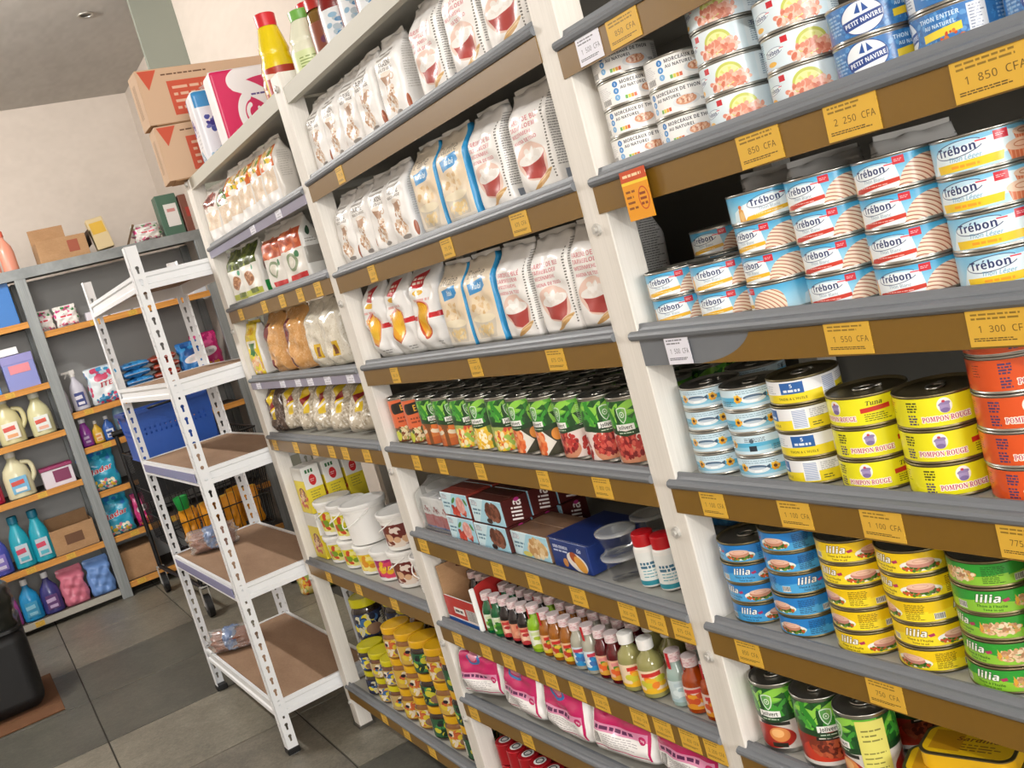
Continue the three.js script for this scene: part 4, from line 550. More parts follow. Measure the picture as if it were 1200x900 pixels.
// syrup bottles
const synLabel = (a, b, d) => face(256, 110, (c) => { rect(c, a, 0, 0, 256, 110); for (const x of [0, 128]) { c.save(); c.translate(x, 0); specks(c, b, 64, 60, 40, 36, 16, 10, 20, 4); poly(c, d, 30, 14, 92, 6, 92, 26, 30, 32); rect(c, b[0], 0, 94, 128, 16); c.restore(); } }, 0.35);
const capTex = face(128, 48, (c) => { rect(c, '#e6d6d6', 0, 0, 128, 48); const r = rng(8); for (let k = 0; k < 60; k++) rect(c, ['#c98f96', '#d9b0b4', '#b8727c'][k % 3], r() * 128, r() * 40, 2 + 7 * r(), 2.5); }, 0.45), capTop = std(0xd6c8c8, 0.45), seal = std(0xc01622, 0.4);
const synKind = (col, lab, { d = 0.036, h = 0.091, cap = 0, name = 'syrup_bottle' } = {}) => kind(name, 'bottle', (o) => {
  const r = d / 2, n = 0.0105;
  part('bottle', lathe([[0.0005, 0.0005], [r - 0.003, 0.0005], [r, 0.003], [r, h * 0.56], [r * 0.86, h * 0.66], [n, h * 0.76], [n, h * 0.86], [0.0005, h * 0.86]], 24), phys(col, 0.08, { clearcoat: 0.6 }), o);
  part('wrap_label', new THREE.CylinderGeometry(r + 0.0003, r + 0.0003, h * 0.4, 24, 1, true).translate(0, h * 0.3, 0), lab, o);
  if (cap) part('cap', lathe([[n + 0.003, h * 0.82], [n + 0.0035, h * 0.985], [n + 0.002, h], [0.0005, h]], 24), M.whitePlastic, o);
  else { part('cap', new THREE.CylinderGeometry(n + 0.0022, n + 0.0026, h * 0.17, 24, 1, true).translate(0, h * 0.915, 0), capTex, o); part('cap_top', lathe([[n + 0.0026, h * 0.996], [n + 0.001, h], [0.0005, h]], 24), capTop, o); }
});
const strip = (o) => { part('seal_strip', new THREE.CylinderGeometry(0.0134, 0.0134, 0.028, 8, 1, true, 0.2, 0.55).translate(0, 0.077, 0), seal, o); return o; };
const SY = { green: synKind(0x0f5a34, synLabel('#d9e3cf', ['#3f8a2f', '#7ab03a', '#2f6a2a'], '#c9d9b0')), dark: synKind(0x150b10, synLabel('#d98f72', ['#b02f34', '#e6a88a', '#f0c9b0'], '#c23a3a')), lime: synKind(0x86b41c, synLabel('#dfe3d3', ['#a8c23a', '#e9efd9'], '#c9d9a0'), { d: 0.041, h: 0.096 }), amber: synKind(0x9a5a14, synLabel('#e3b58a', ['#d9c23a', '#e6812a', '#b83a22', '#4f7a2a'], '#c9302a')), clear: synKind(0xa9a798, synLabel('#cfdde6', ['#2f8fc9', '#e9eef2', '#3f6fb0'], '#c93a50')), red: synKind(0x5a0712, synLabel('#e6b59a', ['#d9a23a', '#b8242a', '#e0622a', '#4f8a2a'], '#d98a8a')), pale: synKind(0x96925a, synLabel('#e6cfae', ['#e6b52a', '#d9482a', '#c9c23a', '#e8822a'], '#c9302a'), { d: 0.046, h: 0.1, cap: 1 }), mint: synKind(0x9db5ae, synLabel('#c3d3d6', ['#a9c3c9', '#d9e6e8'], '#b5c9cf')), orange: synKind(0xa03f0c, synLabel('#d9c3b8', ['#e09a2a', '#c9522a'], '#c93a3a'), { d: 0.041 }) };
const names = { green: 'green mint', dark: 'near-black cassis', lime: 'bright lime green', amber: 'amber passionfruit', clear: 'clear coconut', red: 'dark red grenadine', pale: 'pale yellow white-capped', mint: 'pale mint', orange: 'orange' };
const cols = [['green', -1.828], ['green', -1.79], ['dark', -1.752], ['dark', -1.714], ['dark', -1.676], ['lime', -1.634], ['amber', -1.592], ['amber', -1.555], ['amber', -1.518], ['clear', -1.48], ['clear', -1.443], ['red', -1.405], ['red', -1.367], ['pale', -1.323], ['pale', -1.273], ['mint', -1.206], ['orange', -1.166], ['orange', -1.122]];
const rr = rng(19), count = {};
cols.forEach(([kd, x], i) => { for (let k = 0; k < 5; k++) {
  if (x > -1.3 && kd === 'pale' && k > 2) continue;
  const dz = kd === 'pale' ? 0.05 : 0.044, xx = x + (rr() - 0.5) * 0.002, z = -0.036 - k * dz + (rr() - 0.5) * 0.003 - (i > 14 ? 0.004 : 0);
  const o = SY[kd]([xx, yAt('G2', xx) + 0.0006, z], facing(xx, z) - Math.PI / 2 + (rr() - 0.5), `small ${names[kd]} syrup bottle, ${ORD[k]} deep, column ${ORD[i % 16]}${i > 15 ? ' beyond sixteen' : ''} from carton`, 'small syrup bottles'); if (rr() < 0.17 && kd !== 'pale') strip(o);
} });
{ // open red display carton at the far end of the syrup shelf
  const w = 0.16, d = 0.29, x = -1.934, o = thing('display_carton', 'open red, white and blue cardboard tray beside syrup bottles', 'box', [x, yAt('G2', x) + 0.001, -0.162]); o.rotation.z = 0.0145;
  const red = face(400, 200, (c) => { rect(c, '#b5231e', 0, 0, 400, 200); rect(c, '#e6e3df', 100, 76, 130, 50); lines(c, 112, 92, 100, 1, 24, '#55504c', 3, 0.8); barcode(c, 250, 66, 120, 90); rect(c, '#dfdcd8', 0, 158, 400, 10); rect(c, '#22549c', 0, 168, 400, 32); });
  part('front_wall', bx(w, 0.062, 0.003, 0, 0.031, d / 2), [M.white, M.white, M.white, M.white, red, M.white], o);
  const s = new THREE.Shape(); s.moveTo(-d / 2, 0); s.lineTo(d / 2, 0); s.lineTo(d / 2, 0.095); s.quadraticCurveTo(d / 2 - 0.05, 0.12, d / 2 - 0.09, 0.092); s.lineTo(-d / 2, 0.13);
  part('side_wall', new THREE.ExtrudeGeometry(s, { depth: 0.003, bevelEnabled: false }).rotateY(-Math.PI / 2).translate(w / 2 + 0.001, 0, 0), std(0xa81f1c, 0.5), o); part('side_wall', bx(0.003, 0.13, d, -w / 2, 0.065, 0), M.cardboard, o); part('base', bx(w, 0.002, d, 0, 0.001, 0), M.cardboard, o); part('rear_wall', bx(w, 0.13, 0.003, 0, 0.065, -d / 2), M.cardboard, o);
  part('torn_edge', rb(0.007, 0.1, 0.012, 0.003, w / 2, 0.05, d / 2), M.white, o);
  for (let k = 0; k < 4; k++) { const xx = x - 0.056 + k * 0.0372; SY.dark([xx, yAt('G2', xx) + 0.0032, -0.09], k, `near-black syrup bottle, ${ORD[k]} inside the open red tray`, 'syrup bottles in the tray'); }
  const lidc = thing('brown_pouch', 'crumpled brown paper pouch on top of the red tray bottles', 'pouch', [-1.975, 0.705, -0.09], R(6)); part('pouch', bagGeo(0.06, 0.05, 0.06, { top: 0.7, bottom: 0.3, pow: 3, rip: 0.004 }).translate(0, 0, 0), std(0x5e382a, 0.8), lidc); part('fold', sealGeo(0.05, 0.01, 0.045, 3), std(0x6e4534, 0.8), lidc);
}
// sugar bags leaning back
const sugar = bagKind('sugar_bag', 'sugarPink', 0.165, 0.118, 0.062, { top: 0.9, bottom: 0.35, pow: 4.5, rip: 0.003, seal: 0.02 }, 0.25, 0xf0eeee);
[[-1.93, 8, -12, 7], [-1.745, -4, -14, 2], [-1.56, -3, -12, 0], [-1.395, 6, -22, -2], [-1.235, 0, -8, 0]].forEach(([x, a, lx, lz], i) => { lean(sugar([x, yAt('H2', x) + (i === 4 ? 0.02 : 0.014), i === 4 ? -0.046 : -0.028], R(a), `white and magenta sugar bag leaning back, ${ORD[i]} from the far post`, 'sugar bags'), lx, lz * 0.5 + 3); });
const redTin = kind('small_red_tin', 'tin', (o) => { part('tin', lathe([[0.0005, 0], [0.024, 0], [0.0248, 0.002], [0.0248, 0.05], [0.024, 0.052], [0.0005, 0.051]], 24), std(0xa5121e, 0.3), o); part('round_badge', lathe([[0.015, 0.0528], [0.0005, 0.053]], 20), M.white, o); part('badge_ring', new THREE.TorusGeometry(0.009, 0.0012, 6, 20).rotateX(Math.PI / 2).translate(0, 0.0532, 0), std(0x33313a, 0.5), o); });
for (let j = 0; j < 3; j++) for (let i = 0; i < 8; i++) for (let k = 0; k < 2; k++) { const x = -1.99 + i * 0.053, z = -0.05 - j * 0.055; redTin([x, yAt('I2', x) + 0.0006 + k * 0.0545, z], 0, `small red tin with white badge, ${level(k, 2)} layer, ${['front', 'middle', 'rear'][j]} row, ${ORD[i]} from far post`, 'small red tins under the sugar'); }
// ---------------------------------------------------------------- far bay
const gR = bagKind('grain_bag', 'grainRed', 0.1, 0.156, 0.06, { top: 0.85, bottom: 0.06, pow: 6 }, 0.3), gG = bagKind('grain_bag', 'grainGreen', 0.1, 0.154, 0.06, { top: 0.85, bottom: 0.06, pow: 6 }, 0.3), gO = bagKind('grain_bag', 'grainOrange', 0.1, 0.16, 0.06, { top: 0.85, bottom: 0.06, pow: 6 }, 0.3);
row(gR, 'B1', [[247, 286], [259, 280]], -0.06, 'white grain bag with red bean picture', 'from the end post', 'clear-windowed grain bags', 14);
row(gG, 'B1', [[270, 274], [282, 268]], -0.06, 'white grain bag with green band', 'after the red bean bags', 'clear-windowed grain bags', 10);
row(gO, 'B1', [[295, 262, 8], [309, 254]], -0.055, 'tall grain bag with orange band', 'after the green bags', 'clear-windowed grain bags', 10);
row(gO, 'B1', [[322, 247], [336, 239]], -0.06, 'tall grain bag with orange band', 'next to the middle post', 'clear-windowed grain bags', 4);
const nG = bagKind('nut_bag', 'nutGreen', 0.13, 0.155, 0.06, { top: 0.85, bottom: 0.06, pow: 6 }, 0.35), nO = bagKind('nut_bag', 'nutOrange', 0.13, 0.155, 0.06, { top: 0.85, bottom: 0.06, pow: 6 }, 0.35);
row(nG, 'C1', [[283, 352], [302, 346]], -0.06, 'white nut bag with olive green top', 'from the end post', 'nut bags', 10); row(nO, 'C1', [[340, 333], [362, 326]], -0.06, 'white nut bag with rust orange panel', 'from the olive green bags', 'nut bags', 10);
const noodle = bagKind('noodle_pack', 'noodle', 0.09, 0.16, 0.05, { top: 0.6, bottom: 0.1, pow: 7 }, 0.3, 0xe0c428, 'packet'), semo = bagKind('semolina_bag', 'semolina', 0.12, 0.17, 0.075, { top: 0.95, bottom: 0.4, pow: 3.2, rip: 0.003 }, 0.2, 0xc9a878), rice = bagKind('rice_bag', 'riceBag', 0.11, 0.165, 0.075, { top: 0.95, bottom: 0.4, pow: 3.2, rip: 0.003 }, 0.2, 0xdad3c2);
row(noodle, 'D1', [[296, 438], [308, 437]], -0.055, 'yellow noodle packet with green panel', 'from the end post', 'yellow noodle packets', 10);
row(semo, 'D1', [[343, 434, 0], [368, 431]], -0.06, 'clear bag of golden semolina with maroon print', 'after the noodles', 'semolina bags', 12); row(rice, 'D1', [[392, 428], [411, 426]], -0.06, 'clear bag of pale rice', 'next to the middle post', 'rice bags', 8);
const whiteBox = cartonKind('white_carton', 0.07, 0.15, 0.06, { body: M.white });
{ const p = spot('D1', 322, 436, -0.06); whiteBox(p, R(8), 'plain white carton between noodles and semolina'); }
const pDark = bagKind('pasta_bag', 'pastaDark', 0.085, 0.145, 0.06, { top: 0.95, bottom: 0.4, pow: 3.2, rip: 0.003 }, 0.18, 0x6a5a50), pPale = bagKind('pasta_bag', 'pastaPale', 0.11, 0.145, 0.065, { top: 0.95, bottom: 0.4, pow: 3, rip: 0.004 }, 0.18, 0xcfc7b8);
row(pDark, 'E1', [[318, 508], [336, 510]], -0.055, 'clear bag of dark lentils with yellow label', 'from the end post', 'pulse and pasta bags', 16);
row(pPale, 'E1', [[356, 513], [377, 516], [395, 518], [414, 520], [432, 523]], -0.062, 'clear bag of pale pasta with yellow label', 'after the dark bags', 'pulse and pasta bags', 20);
scene.children.filter((o) => /pale pasta/.test(o.userData.label ?? '')).forEach((o, i) => lean(o, -14 - i * 3, 5 - i));
// cocoa cartons
const cocoaFace = face(200, 320, (c) => { rect(c, '#e6d236', 0, 150, 200, 170); rect(c, '#ecebe6', 0, 0, 200, 150); lines(c, 40, 20, 120, 1, 30, '#2f6a3a', 4, 0.8); ell(c, '#cf2b2f', 100, 96, 40, 38); lines(c, 74, 88, 52, 2, 12, '#f2dcd8', 3); lines(c, 40, 170, 120, 4, 18, '#a89a3a', 5, 0.4); });
const cocoaSide = face(200, 320, (c) => { rect(c, '#e3cf2f', 0, 0, 200, 320); rect(c, '#dcdbd6', 0, 0, 200, 90); ell(c, '#7a2f3c', 110, 190, 60, 50); specks(c, ['#e8c9a0', '#c9402f', '#d9b02a'], 100, 220, 80, 60, 40, 8, 20, 3); });
const cocoa = cartonKind('cereal_carton', 0.095, 0.15, 0.06, { body: cocoaSide, front: cocoaSide, side: cocoaFace, top: M.white });
[0, 1, 2].forEach((i) => [0, 1].forEach((k) => { const x = -2.955 + i * 0.006, z = -0.06 - i * 0.066; cocoa([x, yAt('F1', x) + 0.001 + k * 0.1515, z], R(2), `yellow and white cereal carton with red dot, ${level(k, 2)} layer, ${['front', 'middle', 'rear'][i]} pile`, 'cereal cartons'); }));
// tubs and buckets of spread
const tubArt = { lemon: ['#d8cf2a', '#7a9a2a', '#c94a2a', '#e6e08a'], choc: ['#6d2a24', '#d9b08a', '#7a3a2a', '#e9dcd0'], yellow: ['#e6c62a', '#d9922a', '#f2e28a'], purple: ['#a81f6a', '#e6b52a', '#d9486a'] };
const tubLabel = (k) => face(512, 128, (c) => { rect(c, '#eceae6', 0, 0, 512, 128); for (const x of [0, 256]) { c.save(); c.translate(x, 0); rect(c, tubArt[k][0], 40, 10, 130, 110); specks(c, tubArt[k], 105, 70, 56, 44, 26, 10, 24, 5); lines(c, 186, 20, 60, 9, 11, '#aeaaa4', 4, 0.35); c.restore(); } if (k === 'purple') for (const x of [0, 256]) txt(c, 'dard', x + 104, 60, 40, '#f0d23a', { i: true }); }, 0.3);
const tubKind = (name, r, h, lab, handle) => kind(name, 'tub', (o) => {
  part('tub', lathe([[0.0005, 0], [r * 0.84, 0], [r * 0.87, 0.003], [r * 0.97, h * 0.82], [r * 1.03, h * 0.83], [r * 1.03, h * 0.9], [r, h * 0.9], [0.0005, h * 0.9]], 36), M.whitePlastic, o);
  part('lid', lathe([[r * 1.05, h * 0.89], [r * 1.07, h * 0.905], [r * 1.07, h * 0.985], [r * 1.03, h], [r * 0.96, h], [r * 0.94, h * 0.975], [0.0005, h * 0.975]], 36), std(0xe9e8e5, 0.4), o);
  if (lab) part('wrap_label', new THREE.CylinderGeometry(r * 0.962, r * 0.885, h * 0.66, 36, 1, true).translate(0, h * 0.43, 0), lab, o);
  if (handle) part('handle', tube([[-r * 1.04, h * 0.86, 0], [-r * 0.7, h * 0.6, r * 0.85], [0, h * 0.48, r * 1.1], [r * 0.7, h * 0.6, r * 0.85], [r * 1.04, h * 0.86, 0]], 0.0018, 24, 6), M.whitePlastic, o);
});
const lemonL = tubLabel('lemon'), chocL = tubLabel('choc');
const tl = tubKind('spread_tub', 0.058, 0.086, lemonL), tu = tubKind('spread_tub', 0.056, 0.108, lemonL, true), ty = tubKind('spread_tub', 0.058, 0.086, tubLabel('yellow')), tp = tubKind('spread_tub', 0.058, 0.086, tubLabel('purple')), tc = tubKind('spread_tub', 0.057, 0.1, chocL, true), big = tubKind('white_bucket', 0.064, 0.118, face(512, 128, (c) => { rect(c, '#efeeeb', 0, 0, 512, 128); lines(c, 200, 10, 90, 9, 12, '#b5b2ac', 3, 0.35); lines(c, 460, 10, 50, 9, 12, '#b5b2ac', 3, 0.35); rect(c, '#e9c99a', 190, 4, 110, 5); }), true);
const GT = 'tubs of spread', f1 = (x) => yAt('F1', x) + 0.0015;
[[tl, -2.832, 'lemon yellow'], [tl, -2.702, 'lemon yellow'], [ty, -2.572, 'golden yellow'], [tp, -2.442, 'purple printed']].forEach(([m, x, w], i) => m([x, f1(x), -0.078], facing(x, -0.078) - Math.PI / 2 + R(-14), `white tub with ${w} label, ${ORD[i]} in the lower front row`, GT));
tc([-2.312, f1(-2.312), -0.078], facing(-2.33, -0.08) - Math.PI / 2 - 0.3, 'white tub with dark chocolate label under its twin', GT); tc([-2.18, f1(-2.18), -0.085], 0.6, 'white tub with dark chocolate label, last beside the middle post', GT);
tu([-2.838, f1(-2.832) + 0.0875, -0.08], facing(-2.86, -0.08) - 1.8, 'white tub with lemon label, on top near the cereal cartons', GT); tu([-2.71, f1(-2.702) + 0.0875, -0.078], facing(-2.75, -0.08) - 1.7, 'white tub with lemon label, on top beside the white bucket', GT);
big([-2.572, f1(-2.572) + 0.0875, -0.08], facing(-2.6, -0.1) - 1.3, 'white bucket with handle standing on a golden tub', GT);
tc([-2.312, f1(-2.312) + 0.1015, -0.08], facing(-2.36, -0.08) - 1.9, 'white tub with dark chocolate label stacked on its twin', GT);
[[-2.72, -0.225], [-2.52, -0.235], [-2.3, -0.23]].forEach(([x, z], i) => big([x, f1(x), z], 0.4 * i, `white bucket standing at the back, ${ORD[i]} from the cartons`, GT));
[[-2.3, -0.23]].forEach(([x, z]) => tc([x, f1(-2.3) + 0.1195, z], 0.5, 'white tub with chocolate label on top of a rear bucket', GT));
// jars of spread with yellow lids
const jarLabel = (bg, cols2) => face(512, 128, (c) => { rect(c, bg, 0, 0, 512, 128); for (const x of [0, 256]) { c.save(); c.translate(x, 0); specks(c, cols2, 120, 66, 90, 52, 34, 10, 26, 6); ell(c, '#8a6a58', 150, 90, 44, 30); rect(c, '#e6e3da', 206, 20, 40, 96); lines(c, 210, 28, 32, 7, 12, '#55504a', 4); ell(c, '#2a2430', 60, 40, 14, 12); c.restore(); } }, 0.25);
const jarKind = (r, h, lab, body, lidc) => kind('spread_jar', 'jar', (o) => { part('jar', lathe([[0.0005, 0], [r * 0.9, 0], [r, 0.006], [r * 0.97, h * 0.3], [r, h * 0.66], [r * 0.88, h * 0.76], [r * 0.86, h * 0.8], [0.0005, h * 0.8]], 32), phys(body, 0.1, { clearcoat: 0.7 }), o); part('wrap_label', new THREE.CylinderGeometry(r * 1.005, r * 1.005, h * 0.56, 32, 1, true).translate(0, h * 0.37, 0), lab, o); part('screw_lid', lathe([[r * 0.92, h * 0.79], [r * 0.95, h * 0.8], [r * 0.95, h * 0.98], [r * 0.9, h], [r * 0.82, h], [r * 0.8, h * 0.985], [0.0005, h * 0.985]], 36), std(lidc, 0.35), o); });
const navyL = jarLabel('#28304e', ['#e0cf3a', '#3f6aa0', '#1b2138', '#c9c4a8']), tanL = jarLabel('#b9a06a', ['#e0cf3a', '#3f6aa0', '#c9683a', '#e6dcc8']);
const navy = jarKind(0.05, 0.14, navyL, 0x2b211c, 0xc2ba12), navyS = jarKind(0.045, 0.079, navyL, 0x2b211c, 0xc2ba12), mixed = jarKind(0.045, 0.079, tanL, 0x6a4228, 0xc9be14), gold = jarKind(0.045, 0.094, jarLabel('#c9a545', ['#d9c03a', '#c9683a', '#b04a32', '#e0d3bc']), 0x8a5a2a, 0xdba812), green = jarKind(0.045, 0.094, jarLabel('#2f5a3c', ['#c9c23a', '#3f8a4a', '#1f3a2a']), 0x2a1c16, 0xdba812);
navy.h = 0.14; navyS.h = mixed.h = 0.079; gold.h = green.h = 0.094;
const g1 = (x) => yAt('G1', x) + 0.0015, GJ = 'yellow-lidded spread jars';
[[navy, -2.945, -0.115, 2, 'navy label'], [navyS, -2.845, -0.062, 2, 'navy label'], [mixed, -2.748, -0.062, 2, 'tan label'], [mixed, -2.65, -0.062, 2, 'tan label'], [gold, -2.552, -0.062, 3, 'golden label'], [gold, -2.455, -0.062, 3, 'golden label'], [green, -2.358, -0.062, 3, 'green label'], [gold, -2.26, -0.062, 3, 'golden label'], [green, -2.162, -0.062, 3, 'green label'], [navy, -2.82, -0.18, 2, 'navy label'], [navy, -2.7, -0.175, 2, 'navy label'], [gold, -2.585, -0.165, 3, 'golden label'], [green, -2.485, -0.165, 3, 'green label'], [gold, -2.385, -0.165, 3, 'golden label']].forEach(([m, x, z, n, w], i) => {
  const pile = []; piles.push(pile); for (let k = 0; k < n; k++) pile.push(m([x, g1(x) + k * (m.h + 0.0004), z], facing(x, z) - Math.PI / 2 + R(((i * 37 + k * 23) % 60) - 30), `yellow-lidded spread jar, ${w}, ${level(k, n)} of pile ${ORD[i % 9]} along ${i < 9 ? 'front' : 'rear'}`, GJ)); });
// on top of the unit
T.kraft1 = tex(400, 160, (c) => { rect(c, '#cfae90', 0, 0, 400, 160); poly(c, '#c9573f', 6, 4, 60, 4, 26, 60); rect(c, '#c9573f', 80, 40, 120, 100); lines(c, 92, 56, 90, 4, 20, '#e0b49a', 3, 0.4); lines(c, 70, 18, 140, 1, 10, '#6a4a38', 5); });
T.kraft2 = tex(160, 160, (c) => { rect(c, '#b5977a', 0, 0, 160, 160); for (let k = 0; k < 4; k++) rect(c, '#6d5238', 46 + k * 14, 30, 5, 100); });
const kSide = printed(T.kraft1, 0.85), kFront = printed(T.kraft2, 0.85), kBody = M.cardboard;
const kraft = kind('shipping_carton', 'box', (o) => { part('carton', rb(0.095, 0.165, 0.42, 0.003, 0, 0.0825, 0, 1), [kSide, kSide, kBody, kBody, kFront, kFront], o); part('tape_seam', bx(0.03, 0.0008, 0.42, 0, 0.1654, 0), std(0xa98a5c, 0.4), o); part('bottom_flap', bx(0.09, 0.002, 0.14, 0, -0.001, 0.12), kBody, o); });
const topY = SH.A1.yL + 0.0285;
kraft([-3.058, topY + 0.004, -0.16], R(-2), 'brown printed carton, lower of two overhanging the shelf end', 'stacked brown cartons'); kraft([-3.065, topY + 0.172, -0.15], R(2), 'brown printed carton, upper of two overhanging the shelf end', 'stacked brown cartons');
{ const o = kraft([-2.78, topY + 0.003, -0.31], R(90), 'brown carton standing behind the pink nappy pack', 'stacked brown cartons'); }
T.swirl = tex(512, 340, (c) => { rect(c, '#d3265f', 0, 0, 512, 340); c.lineCap = 'round'; c.strokeStyle = '#f3eff0'; c.lineWidth = 74; c.beginPath(); c.moveTo(540, 40); c.bezierCurveTo(400, -10, 180, 10, 130, 60); c.stroke(); c.beginPath(); c.moveTo(140, 70); c.bezierCurveTo(260, 110, 300, 130, 360, 190); c.stroke(); c.lineWidth = 46; c.beginPath(); c.arc(230, 220, 92, -0.2, 4.4); c.stroke(); c.lineWidth = 22; c.beginPath(); c.arc(220, 214, 40, -0.4, 4.4); c.stroke(); rect(c, '#f3eff0', 400, 60, 112, 280); ell(c, '#d3265f', 440, 110, 46, 50); lines(c, 230, 126, 200, 1, 14, '#5b4a8a', 3, 0.6); });
{
  const sw = printed(T.swirl, 0.3, { bumpMap: foilBump, bumpScale: 0.001 }), wh = std(0xeee9ea, 0.35), o = thing('nappy_pack', 'pink and white nappy pack with white swirl on unit top', 'pack', [-2.64, topY, -0.14], R(-3));
  part('pack', rb(0.085, 0.2, 0.22, 0.012, 0, 0.1, 0, 3), [sw, sw, wh, wh, wh, wh], o); part('top_fold', sealGeo(0.2, 0.012, 0.196, 2).rotateY(Math.PI / 2), wh, o); part('price_sticker', bx(0.001, 0.02, 0.016, 0.043, 0.03, 0.07), std(0xd4526a, 0.5), o);
  const w = face(256, 256, (c) => { rect(c, '#e6e8ee', 0, 0, 256, 256); rect(c, '#3f8fc9', 0, 0, 60, 60); specks(c, ['#3a3f8a', '#6a72b0', '#4a58a0'], 70, 120, 60, 26, 30, 5, 12, 3); specks(c, ['#3f8fb8', '#9ab9cf'], 90, 236, 80, 20, 30, 6, 14, 5); lines(c, 120, 140, 100, 5, 14, '#b9bfcc', 4, 0.3); }, 0.25);
  const b = thing('tissue_pack', 'blue and white film-wrapped tissue pack beside the brown cartons', 'pack', [-2.83, topY, -0.12], R(-4)); part('pack', rb(0.09, 0.205, 0.2, 0.018, 0, 0.1025, 0, 3), [w, w, M.white, M.white, w, w], b); part('film_knot', bagGeo(0.05, 0.03, 0.04, { top: 0.8, bottom: 0.3, pow: 3, rip: 0.003 }).translate(0, 0.198, 0.03), M.film, b);
}
// sauces on top of the middle bay
const squeeze = (col, cap, lab, r, h) => (o) => { part('bottle', lathe([[0.0005, 0], [r * 0.92, 0], [r, 0.006], [r, h * 0.4], [r * 0.86, h * 0.5], [r * 0.84, h * 0.54], [r * 0.9, h * 0.58], [r * 0.6, h * 0.84], [r * 0.52, h * 0.86], [0.0005, h * 0.86]], 32), phys(col, 0.25, { clearcoat: 0.5 }), o); part('cap', lathe([[r * 0.58, h * 0.85], [r * 0.62, h * 0.99], [r * 0.56, h], [0.0005, h]], 28), std(cap, 0.35), o); if (lab) part('front_label', new THREE.CylinderGeometry(r * 1.006, r * 1.006, h * 0.3, 20, 1, true, 0, 2.2).translate(0, h * 0.22, 0), lab, o); };
const sauceLab = face(128, 128, (c) => { rect(c, '#a8301c', 0, 0, 128, 128); poly(c, '#e9d9c9', 0, 20, 128, 60, 128, 84, 0, 46); ell(c, '#4f7a2a', 90, 104, 22, 14); }), tY = SH.A2.yL + 0.0285 + 0.0005;
const mustard = kind('mustard_bottle', 'bottle', squeeze(0xe6cb06, 0xd0202a, sauceLab, 0.04, 0.2)), jarGreen = kind('mayonnaise_jar', 'jar', squeeze(0xe3e4cc, 0x6fae4a, face(128, 128, (c) => { rect(c, '#d3dfa8', 0, 0, 128, 128); lines(c, 24, 40, 80, 4, 18, '#8aa05a', 4, 0.4); }), 0.045, 0.14)), ketchup = kind('ketchup_bottle', 'bottle', squeeze(0x7a0f0c, 0xb01418, face(128, 128, (c) => { rect(c, '#dfe3e6', 0, 0, 128, 128); specks(c, ['#3f7fb0', '#8ab0c9', '#a9b9c3'], 64, 60, 50, 40, 20, 6, 14, 4); }), 0.042, 0.215)), olive = kind('tan_sauce_bottle', 'bottle', squeeze(0xb98a52, 0xa87a44, sauceLab, 0.034, 0.15)), jam = kind('red_lidded_jar', 'jar', (o) => { part('jar', lathe([[0.0005, 0], [0.034, 0], [0.036, 0.005], [0.036, 0.1], [0.028, 0.112], [0.0005, 0.112]], 28), phys(0x7a5a20, 0.12, { clearcoat: 0.6 }), o); part('lid', lathe([[0.032, 0.11], [0.033, 0.13], [0.03, 0.133], [0.0005, 0.132]], 28), std(0xb0231c, 0.3), o); part('wrap_label', new THREE.CylinderGeometry(0.0363, 0.0363, 0.07, 28, 1, true).translate(0, 0.048, 0), face(256, 100, (c) => { rect(c, '#8a4a34', 0, 0, 256, 100); specks(c, ['#d9c9c0', '#6a2f5a', '#c98a6a'], 128, 50, 120, 46, 40, 6, 16, 4); }), o); });
const fz = (x, z) => facing(x, z) - 1.1;
[[mustard, -2.195, -0.07, 'yellow mustard bottle with red cap, front one by tan bottle'], [mustard, -2.15, -0.16, 'yellow mustard bottle with red cap, half hidden behind'], [jarGreen, -1.985, -0.07, 'pale mayonnaise jar with green lid beside mustard'], [jam, -1.898, -0.08, 'red-lidded jar with brown label beside mayonnaise'], [ketchup, -1.815, -0.08, 'dark red ketchup bottle with white label beside jar'], [ketchup, -1.735, -0.085, 'dark red ketchup bottle, second from the red-lidded jar'], [ketchup, -1.645, -0.08, 'dark red ketchup bottle, third from the red-lidded jar'], [olive, -2.278, -0.085, 'tan sauce bottle leaning beside the mustard']].forEach(([m, x, z, l]) => { m([x, x < -2.07 ? topY + 0.001 : tY, z], fz(x, z), l); });
